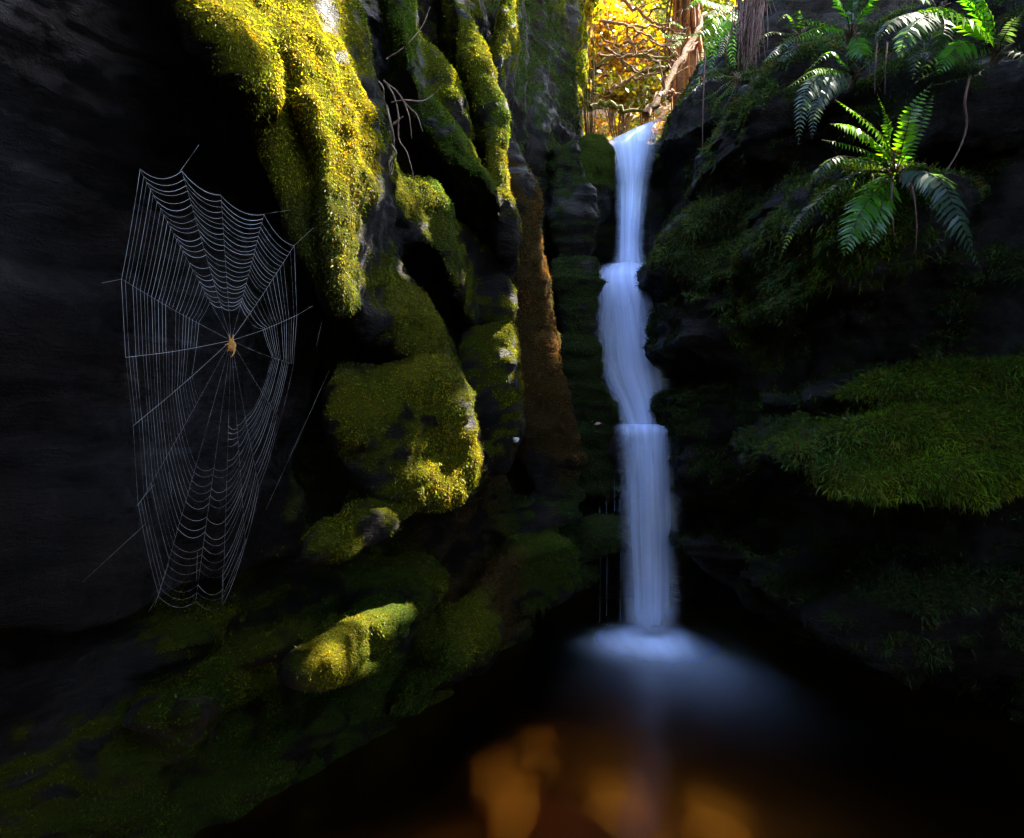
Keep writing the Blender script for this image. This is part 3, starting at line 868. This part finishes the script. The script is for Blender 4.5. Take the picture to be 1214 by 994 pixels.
# the spider, body and legs one surface
ORANGE_M = mat_plain('spider_skin', (.62, .28, .05), (.40, .15, .03), 260, .6, .2)
SPY = W(273, 408).y - .012
def spx(px, py, o=0): return P(px, py, SPY - o)
vs, es, rs = [], [], []
def chain(pts, rr, root=None):
    last = root
    for p, r in zip(pts, rr):
        vs.append(p); rs.append(r); i = len(vs) - 1
        if last is not None: es.append((last, i))
        last = i
    return last
chain([spx(275, 407), spx(274.6, 410), spx(274.2, 413.5), spx(273.8, 417)], [.0035, .0072, .0080, .0034])
head = chain([spx(275, 405)], [.0040], 0)
LEGS = [[(273.0, 403), (272.0, 399.5), (271.6, 396.5)], [(276, 402), (276.6, 399), (277, 396.5)], [(271, 408), (268.4, 408.6), (266.4, 409)],
        [(277.8, 408), (279.2, 411), (278.4, 416)], [(278, 411), (278.8, 416), (276, 421)], [(277.5, 414), (277.6, 419), (273.5, 424)],
        [(271.5, 414.5), (270, 416), (269, 416.8)], [(277, 406.5), (279.6, 409), (279.2, 413)]]
for L in LEGS: chain([spx(x, y, .004) for x, y in L], [.0019, .0015, .0008], head)
me = bpy.data.meshes.new('spider'); me.from_pydata([v[:] for v in vs], es, [])
so = link('spider', me, None)
md = so.modifiers.new('skin', 'SKIN')
for v, r in zip(me.skin_vertices[0].data, rs): v.radius = (r, r)
me.skin_vertices[0].data[0].use_root = True
so.modifiers.new('sub', 'SUBSURF').levels = 2; so.modifiers['sub'].render_levels = 2
dg = bpy.context.evaluated_depsgraph_get()
bm_ = bpy.data.meshes.new_from_object(so.evaluated_get(dg)); bpy.data.objects.remove(so)
bm_.polygons.foreach_set('use_smooth', [True] * len(bm_.polygons))
tag(link('spider', bm_, ORANGE_M), 'small orange spider waiting head up at the hub of its web', 'spider')
# ------------------------------------------------------------------ ferns: every frond is a part
def frond_mesh(path, width, pairs, normal, col, droop=.25, fold=.25, stem=.1, lean=.35, wleaf=.68):
    n = 34
    pts = spline(path, n); N0 = Vector(normal).normalized()
    length = sum((pts[i + 1] - pts[i]).length for i in range(n - 1))
    V, Fq = tube_arrays(pts, list(np.linspace(.0032, .0008, n)), 5)
    F3 = []; C = [(.05, .035, .012)] * len(V)
    step = length * (1 - stem) / pairs
    for i in range(pairs):
        t = stem + (1 - stem) * (i + .5) / pairs
        g = t * (n - 1); k = min(int(g), n - 2); p = pts[k].lerp(pts[k + 1], g - k); tan = (pts[k + 1] - pts[k]).normalized()
        prof = min(1, ((t - stem) / (1 - stem) * 4.5 + .25)) * (1 - ((t - stem) / (1 - stem)) ** 2.2) ** .8
        side0 = tan.cross(N0)
        if side0.length < .05: side0 = tan.cross(Vector((1, 0, 0)))
        side0.normalize(); nn = side0.cross(tan).normalized()
        for sg in (-1, 1):
            L = width * prof * random.uniform(.86, 1.1)
            if L < .004: L = .004
            dr = (side0 * sg + tan * (lean + random.uniform(-.08, .08)) - nn * (fold + random.uniform(-.12, .12))).normalized()
            w = min(step * .95, L * .3) * wleaf * 2
            tw = tan * .9 + nn * random.uniform(-.35, .35)
            b0 = len(V)
            e = Vector((0, 0, -droop * L))
            V += [p - tw * w * .30, p + tw * w * .30, p + dr * L * .5 + tw * w * .46 + e * .25 + nn * .05 * L, p + dr * L * .5 - tw * w * .42 + e * .25 + nn * .05 * L, p + dr * L + e + tan * L * .12]
            Fq.append((b0, b0 + 1, b0 + 2, b0 + 3)); F3.append((b0 + 3, b0 + 2, b0 + 4))
            s = random.uniform(.75, 1.25)
            C += [tuple(x * s for x in col)] * 5
    return np_mesh('frond', [tuple(v) for v in V], [Fq, F3], True, np.array(C))


FERN_M = mat_leaf('fern_leaf', .55, .012, .36, (1.5, 1.55, .5))
FG, FY, FD, FW, FB = (.034, .115, .003), (.062, .15, .0015), (.014, .032, .010), (.03, .05, .025), (.09, .045, .02)  # FW: gloss sheen painted into the frond as a pale tone


def fern(name, label, base, fronds, group='sword ferns along the right bank'):
    """base px, py, depth; frond: list of (px, py, nearer by m), width in px, pairs, facing, colour"""
    b = P(*base); t = empty(name, b); tag(t, label, 'fern', group)
    for pts, wpx, pairs, nrm, col in fronds:
        path = [b] + [P(x, y, base[2] - dz) for x, y, dz in pts]
        link('frond', frond_mesh(path, wpx * base[2] / F, pairs, nrm, col), FERN_M, t)
    c = Tubes()
    for _ in range(9):
        a = Vector((random.uniform(-1, 1), random.uniform(-1, .3), random.uniform(-.6, .8))) * .05
        c.add(spline([b + Vector((0, .05, -.04)), b + a * .5, b + a], 5), [.012, .008, .002], 6) if False else c.add(spline([b + Vector((0, .05, -.04)), b + a * .5, b + a], 5), list(np.linspace(.011, .002, 5)), 6)
    c.build('crown', mat_brown, t)
    return t


mat_brown = mat_plain('dead_fibre', (.09, .05, .028), (.035, .02, .012), 60, .9, .5)
V3 = (0, -.75, .65); V4 = (-.3, -.9, .3); V5 = (.2, -.35, .9)
fern('fern', 'bright sunlit fern on the mossy knob, its fronds fanned out like a star', (1062, 205, 2.78), [
    ([(1048, 165, .08), (1020, 138, .14), (990, 118, .2)], 15, 20, V3, FY), ([(1045, 175, .12), (1015, 152, .2), (984, 147, .26)], 22, 24, V3, FY),
    ([(1040, 185, .12), (1005, 172, .2), (974, 166, .24)], 12, 22, V3, FG), ([(1035, 192, .18), (995, 186, .28), (972, 200, .3), (966, 216, .3)], 13, 24, V5, FW),
    ([(1020, 205, .15), (970, 238, .24), (942, 268, .28), (924, 308, .28)], 9, 34, V3, FD), ([(1040, 225, .15), (1016, 260, .22), (1000, 305, .24)], 27, 26, V4, FG),
    ([(1045, 220, .1), (1022, 262, .15), (1008, 290, .16)], 22, 22, V4, (.03, .08, .012)),
    ([(1072, 165, .06), (1082, 130, .08), (1106, 97, .1)], 15, 20, V3, FY), ([(1078, 175, .03), (1096, 140, .04), (1108, 108, .05)], 10, 20, V3, FG),
    ([(1085, 203, .1), (1115, 215, .2), (1140, 265, .26), (1163, 320, .24)], 29, 30, V3, (.03, .055, .035)),
    ([(1040, 190, .1), (1012, 190, .2), (985, 196, .28)], 16, 22, V3, FY), ([(1055, 170, .08), (1052, 140, .12), (1040, 112, .16)], 13, 20, V3, FY), ([(1050, 230, .16), (1040, 262, .22), (1030, 296, .22)], 20, 22, V4, FG), ([(1075, 212, .1), (1083, 222, .14), (1086, 245, .15)], 9, 16, V4, FB), ([(1060, 190, .12), (1062, 178, .16), (1055, 200, .2)], 8, 12, V4, FB)])
fern('fern', 'large fern at the top right corner with broad arching green fronds', (1183, 62, 3.0), [
    ([(1160, 32, .15), (1125, 10, .25), (1088, 14, .32)], 30, 28, V3, FY), ([(1165, 20, .1), (1140, -15, .2), (1100, -20, .3)], 28, 26, V3, FG),
    ([(1150, 50, .15), (1128, 62, .22), (1112, 88, .24)], 22, 20, V4, FG), ([(1175, 20, .05), (1160, -10, .08), (1150, -40, .1)], 20, 18, V3, FG),
    ([(1190, 45, .1), (1200, 28, .2), (1214, 12, .24)], 12, 18, V5, FW), ([(1150, 72, .12), (1115, 82, .2), (1085, 98, .24)], 8, 26, V3, FD),
    ([(1160, 88, .12), (1130, 95, .2), (1106, 102, .26)], 7, 22, V5, FW), ([(1200, 60, .1), (1225, 70, .2), (1240, 90, .2)], 14, 18, V3, FD)])
fern('fern', 'fern beside the top right corner with pale drooping fronds', (1112, 12, 3.1), [
    ([(1085, 15, .15), (1058, 25, .24), (1036, 50, .28)], 18, 26, V5, FW), ([(1100, 25, .18), (1088, 50, .26), (1082, 95, .28)], 15, 24, V4, FW),
    ([(1095, 20, .2), (1075, 40, .3), (1066, 68, .3)], 20, 24, V5, (.05, .09, .05)), ([(1085, -10, .1), (1060, -20, .2), (1035, 0, .25)], 18, 20, V3, FG),
    ([(1120, 30, .15), (1110, 60, .2), (1085, 100, .22)], 14, 22, V4, FD)])
fern('fern', 'fern with long grey fronds hanging left over the shaded ledge', (1014, 88, 3.2), [
    ([(990, 82, .12), (965, 84, .2), (934, 104, .26)], 10, 26, V3, FY), ([(985, 85, .14), (955, 110, .22), (946, 172, .24)], 17, 34, V4, (.05, .075, .055)),
    ([(992, 92, .14), (970, 115, .22), (962, 165, .24)], 17, 32, V4, (.06, .08, .065)), ([(1000, 75, .1), (985, 62, .15), (955, 85, .2)], 9, 22, V3, FG)])
fern('fern', 'short fern with green fronds high on the dark bank', (1010, 40, 3.3), [
    ([(985, 32, .1), (960, 38, .2), (930, 52, .25)], 12, 26, V3, FG), ([(980, 28, .1), (955, 25, .16), (972, 20, .2)], 8, 18, V3, FY), ([(1018, 50, .1), (1020, 60, .14), (1024, 66, .16)], 18, 12, V4, FG),
    ([(1025, 10, .1), (1038, -10, .16), (1050, -25, .2)], 16, 18, V3, FG), ([(1000, 10, .1), (985, -10, .16), (960, -18, .2)], 16, 18, V3, FG), ([(1010, 15, .05), (1012, -8, .08), (1016, -30, .1)], 12, 18, V3, FD)])
fern('fern', 'small fern with rounded shiny fronds left of the shaded ledge', (948, 42, 3.5), [
    ([(940, 25, .1), (932, 18, .14), (920, 28, .16)], 5, 14, V3, FY), ([(930, 40, .1), (910, 40, .2), (890, 58, .22)], 5, 20, V3, FG),
    ([(930, 52, .12), (918, 62, .2), (904, 74, .22)], 8, 16, V5, (.09, .12, .10)), ([(940, 58, .12), (930, 66, .18), (926, 74, .2)], 9, 14, V5, (.09, .12, .10)),
    ([(950, 28, .08), (949, 18, .1), (948, 12, .12)], 6, 10, V3, FY)])
fern('fern', 'thin drooping fern hanging in the dark beside the top of the waterfall', (873, 92, 4.4), [
    ([(860, 100, .12), (845, 112, .2), (822, 124, .24)], 4, 18, V5, (.07, .10, .06)), ([(862, 108, .12), (850, 120, .18), (838, 152, .2)], 4, 18, V3, FG),
    ([(868, 110, .1), (858, 130, .14), (846, 144, .15)], 4, 16, V5, FD), ([(860, 90, .1), (848, 82, .15), (838, 72, .16)], 4, 16, V3, FG),
    ([(855, 90, .1), (835, 96, .2), (820, 116, .24)], 6, 14, V5, (.16, .12, .10))])
fern('fern', 'sunlit yellow fern on the edge of the bank over the waterfall', (878, 10, 5.2), [
    ([(850, 20, .2), (830, 38, .3), (806, 44, .4)], 13, 24, V3, FY), ([(855, 28, .2), (838, 55, .3), (828, 82, .34)], 12, 24, V3, FY), ([(850, 5, .2), (830, 0, .3), (812, 12, .4)], 12, 24, V3, FY),
    ([(862, 30, .2), (858, 50, .3), (853, 68, .32)], 9, 18, V5, (.2, .2, .12)), ([(865, 22, .2), (848, 50, .3), (842, 90, .32)], 12, 24, V3, FG), ([(850, 12, .2), (842, 18, .3), (858, 28, .36)], 9, 20, V5, (.2, .2, .12)),
    ([(890, -5, .2), (880, -20, .3), (860, -20, .3)], 12, 22, V3, FY), ([(870, 30, .2), (868, 60, .25), (872, 85, .25)], 9, 18, V3, FG)])
fern('fern', 'yellow fern glowing deep among the fallen branches', (812, 36, 7.6), [
    ([(800, 42, .1), (790, 42, .2), (780, 34, .24)], 9, 18, V3, FY), ([(804, 48, .1), (798, 54, .2), (792, 56, .24)], 7, 16, V3, FY), ([(806, 30, .1), (798, 26, .2), (788, 30, .24)], 6, 16, V3, FY)])

# ------------------------------------------------------------------ dead stems and roots
TWIG_M = mat_plain('dead_twig', (.20, .12, .075), (.09, .05, .03), 80, .85, .3)
ROOT_M = mat_plain('root_bark', (.11, .05, .035), (.05, .025, .02), 50, .9, .5)


def twig(name, label, cat, runs, r, mat, group=None):
    T = Tubes()
    for pts, Y in runs:
        n = max(8, 5 * len(pts)); T.add(spline([P(x, y, Y - .02 * math.sin(i * 1.7)) for i, (x, y) in enumerate(pts)], n), list(np.linspace(r, r * .35, n)), 6)
    return tag(T.build(name, mat), label, cat, group)


TG = 'dead stems hanging on the left wall'
twig('dead_stem', 'longest pale dead stem arching down beside the yellow mossy hood', 'stem', [([(455, 96), (466, 112), (472, 135), (473, 165), (482, 180), (489, 205), (491, 222)], 2.55)], .004, TWIG_M, TG)
twig('dead_stem', 'dead stem with curled withered leaves hanging beside the mossy hood', 'stem',
     [([(458, 125), (463, 145), (467, 165), (465, 190), (463, 206)], 2.5), ([(464, 172), (470, 182), (466, 190)], 2.5), ([(465, 185), (461, 195), (464, 207), (467, 196)], 2.5), ([(466, 148), (478, 138)], 2.5)], .005, TWIG_M, TG)
twig('dead_stem', 'thin forked dead stem reaching right toward the green slab', 'stem',
     [([(457, 98), (470, 108), (480, 122), (488, 130), (495, 138), (501, 156)], 2.52), ([(464, 122), (480, 119), (500, 120), (514, 112), (524, 100)], 2.54), ([(478, 120), (485, 138), (488, 164)], 2.54)], .0036, TWIG_M, TG)
twig('dead_stem', 'short dead stem hooked over at its tip by the mossy hood', 'stem', [([(449, 97), (454, 104), (455, 118), (453, 130)], 2.5)], .0036, TWIG_M, TG)
twig('dead_stem', 'single fine stem slanting up across the dark rock above the others', 'stem', [([(458, 70), (480, 55), (500, 32), (510, 8)], 2.9)], .0028, TWIG_M, TG)
twig('hanging_vine', 'thin brown vine hanging straight down the dark rock right of the waterfall', 'vine', [([(836, 60), (834, 110), (833, 165), (834, 205), (829, 236)], 4.5)], .006, ROOT_M)
rt = empty('root_mass', P(892, 0, 3.9)); tag(rt, 'shaggy brown root mass hanging from the bank above the dark rock', 'roots')
T = Tubes()
for _ in range(170):
    x = random.gauss(893, 9); y0 = random.uniform(-40, 10); ln = random.uniform(25, 85); dx = random.gauss(-4, 6); Y = 3.9 + random.gauss(0, .05)
    T.add(spline([P(x, y0, Y), P(x + dx * .3 + random.gauss(0, 2), y0 + ln * .5, Y - .04), P(x + dx, y0 + ln, Y - .02)], 8), random.uniform(.0015, .004), 4)
T.build('fibre', ROOT_M, rt)
twig('hanging_root', 'brown knotted root hanging behind the sunlit fern at its right', 'root', [([(1150, 90), (1144, 120), (1146, 150), (1136, 180), (1118, 206), (1095, 214)], 2.85)], .006, ROOT_M, 'roots by the ferns')
twig('hanging_root', 'thin root dangling straight below the crown of the sunlit fern', 'root', [([(1080, 215), (1086, 250), (1086, 290), (1084, 302)], 2.62)], .0035, ROOT_M, 'roots by the ferns')
twig('hanging_root', 'rough root hanging below the sunlit fern on its left side', 'root', [([(1058, 215), (1057, 245), (1060, 280)], 2.62)], .005, ROOT_M, 'roots by the ferns')
for x, lab in ((1040, 'left'), (1052, 'right')):
    twig('hanging_root', f'{lab} one of two thin roots hanging under the ferns near the top right', 'root', [([(x, 48), (x - 2, 75), (x - 3, 112)], 3.0)], .004, ROOT_M, 'roots by the ferns')
q, n = hit(610, 521); o = pebble('pale_pebble', q + n * .01, (.018, .016), 4, mat_plain('pale_stone', (.6, .56, .5), None, 30, .6, .2), .8); tag(o, 'small pale pebble lodged in the dark rock left of the waterfall', 'pebble')
q, n = hit(709, 501); V, fq = leaf_quads(np.array([q + n * .02]), np.array([.05])); o = link('fallen_leaf', np_mesh('leaf', V, [fq], True, np.array([[.35, .06, .02]] * 4)), LITLEAF_M)
tag(o, 'small red fallen leaf stuck on the dark moss left of the waterfall', 'leaf')
# ------------------------------------------------------------------ the sunlit forest above the lip of the fall
gx, gy = np.meshgrid(np.linspace(-6, 8, 120), np.linspace(6.55, 16, 90))
gp = np.stack([gx.ravel(), gy.ravel(), np.zeros(gx.size)], 1)
gp[:, 2] = 2.3 + .62 * (gp[:, 1] - 6.5) + .30 * np.maximum(gp[:, 0] - 1.4, 0) + .30 * np.maximum(.5 - gp[:, 0], 0) + .16 * fbm(gp * 1.2, 4)
ii = np.arange(89 * 120).reshape(89, 120)[:, :-1].ravel()
tag(link('forest_floor', np_mesh('forest_floor', gp, [np.stack([ii, ii + 1, ii + 121, ii + 120], 1)]), mat_plain('leaf_litter', (.24, .10, .03), (.09, .045, .02), 9, .95, .8)), kind='structure')
def floor_z(x, y): return 2.3 + .62 * (y - 6.5) + .30 * max(x - 1.4, 0) + .30 * max(.5 - x, 0)

# fallen leaves and small herbs that nobody could count
n = 9000
p = np.stack([rng.uniform(-.2, 3.2, n), rng.uniform(6.6, 10, n), np.zeros(n)], 1)
p[:, 2] = [floor_z(a, b) for a, b, _ in p]; p[:, 2] += .16 * fbm(p * np.array([1.2, 1.2, 0]), 4) * 0 + rng.uniform(0, .10, n)
V, fq = leaf_quads(p, rng.uniform(.04, .09, n), .3)
pal = np.array([(.22, .07, .006), (.20, .12, .003), (.09, .11, .004), (.26, .12, .004)])
tag(link('leaf_litter', np_mesh('litter', V, [fq], False, np.repeat(pal[rng.integers(0, 4, n)] * np.exp(rng.normal(0, .3, (n, 1))), 4, 0)), LITLEAF_M), 'orange and yellow fallen leaves and herbs on the sunny forest floor', 'leaf litter', kind='stuff')

STEM_M = mat_plain('shrub_stem', (.10, .045, .012), (.05, .025, .008), 30, .9, .3)
def shrub(c, r, n, cols, label, size=(.05, .11), name='shrub', cat='shrub', group='sunlit shrubs above the waterfall'):
    c = Vector(c); t = empty(name, (c.x, c.y, floor_z(c.x, c.y))); tag(t, label, cat, group)
    ks = rng.normal(size=(9, 3)); ks /= np.linalg.norm(ks, axis=1)[:, None]
    cen = np.array(c) + ks * np.array(r) * rng.uniform(.3, .9, (9, 1))
    pt = cen[rng.integers(0, 9, n)] + rng.normal(size=(n, 3)) * np.array(r) * .33
    V, fq = leaf_quads(pt, rng.uniform(*size, n), .2)
    col = np.array(cols)[rng.integers(0, len(cols), n)] * np.exp(rng.normal(0, .25, (n, 1)))
    link('foliage', np_mesh('foliage', V, [fq], False, np.repeat(col, 4, 0)), LITLEAF_M, t)
    T = Tubes(); b = Vector((c.x, c.y, floor_z(c.x, c.y) - .1))
    for q in cen:
        T.add(spline([b, (b + Vector(q)) / 2 + Vector((random.uniform(-.1, .1), 0, .1)), Vector(q)], 8), list(np.linspace(.009, .003, 8)), 5)
    T.build('stem', STEM_M, t)

LY, LG, LO = (.26, .17, .0018), (.10, .125, .003), (.27, .105, .0012)
shrub(P(725, 25, 9.2), (.5, .5, .45), 1500, [LY, LO, LY], 'glowing yellow shrub behind the branches left of the tree fern')
shrub(P(765, 20, 10.2), (.6, .5, .5), 1700, [LY, LG], 'green and yellow shrub at the top middle of the sunny gap')
shrub(P(740, 75, 9.0), (.45, .4, .35), 1100, [LY, LO], 'low golden shrub in the middle of the sunny gap')
shrub(P(735, 110, 7.9), (.3, .3, .2), 700, [LY, LG], 'small yellow green shrub just above the mossy log')
shrub(P(765, 112, 8.0), (.25, .3, .2), 600, [LG, LY], 'small bright shrub beside the foot of the leaning branch')
shrub(P(770, -20, 11.5), (1.2, .8, .8), 2600, [LG, LY], 'tall pale green shrub at the back of the sunny gap', (.07, .14))
shrub(P(850, -15, 9.5), (.6, .6, .5), 1500, [LG, LG, LY], 'leafy green shrub on the bank right of the tree fern')
shrub(P(700, 5, 7.2), (.16, .2, .14), 420, [LG, LY], 'green leafy sprig hanging at the left edge of the sunny gap', (.05, .1))
n = 26000
p = np.stack([rng.uniform(-3, 6, n), rng.uniform(11, 13.5, n), rng.uniform(3.5, 10, n)], 1)
V, fq = leaf_quads(p, rng.uniform(.18, .34, n), .2)
tag(link('far_foliage', np_mesh('far', V, [fq], False, np.repeat(np.array([LG, LY, (.04, .06, .004)])[rng.integers(0, 3, n)] * np.exp(rng.normal(0, .3, (n, 1))), 4, 0)), LITLEAF_M), 'pale green and yellow forest filling the sunny gap far behind', 'forest', kind='stuff')

# tree fern trunk with its orange aerial roots
FIB_M = mat_plain('orange_fibre', (.26, .08, .01), (.13, .035, .006), 40, .9, .6)
b = P(812, 72, 8.2); t = empty('tree_fern', b); tag(t, 'tree fern trunk shaggy with orange roots in the sunny gap', 'tree fern')
T = Tubes().add(spline([b + Vector((.02, 0, -1.2)), b + Vector((0, 0, .4)), b + Vector((.03, .05, 1.3))], 14), list(np.linspace(.17, .12, 14)), 12)
T.build('trunk', mat_plain('fern_trunk', (.16, .06, .02), (.07, .03, .015), 30, .95, .8), t)
T = Tubes()
for _ in range(70):
    a = random.uniform(0, 6.28); r = random.uniform(.12, .2); z1 = random.uniform(.1, 1.3); z0 = z1 - random.uniform(.3, 1.3)
    k = Vector((math.cos(a) * r, math.sin(a) * r, 0))
    T.add(spline([b + k * .9 + Vector((0, 0, z1)), b + k * 1.05 + Vector((random.uniform(-.03, .03), 0, (z0 + z1) / 2)), b + k * 1.2 + Vector((0, 0, z0))], 8), random.uniform(.008, .022), 5)
T.build('aerial_root', FIB_M, t)
for k in range(10):
    a = k * .63; top = b + Vector((.03, .05, 1.3)); e = top + Vector((math.cos(a) * .9, math.sin(a) * .9, -.05))
    link('frond', frond_mesh([top, (top + e) / 2 + Vector((0, 0, .3)), e], .16, 24, (0, 0, 1), FY), FERN_M, t)

# fallen branches, one by one
BR_M = mat_plain('fallen_branch', (.14, .06, .018), (.07, .03, .01), 45, .9, .5)
MB_M = mat_plain('mossy_branch', (.10, .09, .003), (.05, .025, .01), 16, .95, .7)
GB = 'fallen branches tangled above the waterfall'
_used = []
def branch(pts, Y0, Y1, r, label, mat=None, twigs=3):
    n = 16; m = len(pts)
    path = spline([P(x, y, Y0 + (Y1 - Y0) * i / (m - 1)) for i, (x, y) in enumerate(pts)], n)
    path = [p + Vector((random.gauss(0, .012), random.gauss(0, .012), random.gauss(0, .012))) for p in path]
    T = Tubes().add(path, list(np.linspace(r, r * .4, n)), 7)
    for _ in range(twigs):
        i = random.randrange(3, n - 2); d = (path[i + 1] - path[i]).normalized(); s = Vector((random.gauss(0, 1), random.gauss(0, .6), random.gauss(0, 1))).normalized()
        L = random.uniform(.1, .32)
        T.add(spline([path[i], path[i] + (d * .5 + s * .5) * L * .5, path[i] + (d * .7 + s) * L * .8], 7), list(np.linspace(r * .45, r * .15, 7)), 5)
    tag(T.build('fallen_branch', mat or BR_M), label, 'branch', GB)

branch([(768, 136), (785, 112), (806, 72), (822, 42), (838, 15)], 6.5, 7.2, .045, 'thick dark branch leaning steeply on the bank right of the waterfall lip', None, 4)
branch([(780, 116), (792, 96), (808, 76), (830, 46)], 6.6, 7.0, .026, 'thinner branch beside the thick leaning one at the right bank', None, 2)
branch([(712, 24), (730, 28), (760, 32), (790, 33), (815, 44)], 7.2, 7.4, .018, 'long pale branch crossing the whole sunny gap near its top')
branch([(738, 0), (758, 15), (778, 26), (800, 34)], 7.6, 7.3, .022, 'straight branch slanting down from the top edge of the sunny gap', None, 2)
branch([(716, 55), (732, 65), (745, 80), (765, 92)], 7.0, 6.9, .02, 'pale bent branch slanting down to the right in the tangle')
branch([(697, 128), (712, 124), (728, 127), (746, 132), (768, 130)], 6.75, 6.7, .035, 'mossy yellow branch lying lowest across the waterfall gap', MB_M, 2)
branch([(704, 80), (730, 66), (750, 66), (785, 70), (800, 62)], 7.3, 7.1, .028, 'mossy branch lying level in the middle of the tangle', MB_M, 3)
branch([(722, 108), (740, 98), (766, 92), (790, 80)], 7.0, 6.9, .024, 'dark branch rising to the right under the tangle', None, 3)
branch([(745, 82), (770, 84), (800, 78)], 7.2, 7.0, .03, 'short mossy branch in front of the tangle', MB_M, 2)
for k in range(26):
    x0, y0 = random.uniform(694, 800), random.uniform(10, 122); a = random.gauss(.1, .55); L = random.uniform(30, 80)
    x1, y1 = min(x0 + L * math.cos(a), 838 - y0 * .45), y0 + L * math.sin(a)
    Y = random.uniform(6.8, 8.4)
    hgt = 'high' if y0 < 45 else 'midway' if y0 < 85 else 'low'
    branch([(x0, y0), ((x0 + x1) / 2, (y0 + y1) / 2 + random.uniform(-7, 7)), (x1, y1)], Y, Y + random.uniform(-.4, .4), random.uniform(.008, .018), 'thin brown branch lost in the sunlit tangle above the waterfall', None, random.randint(2, 4))
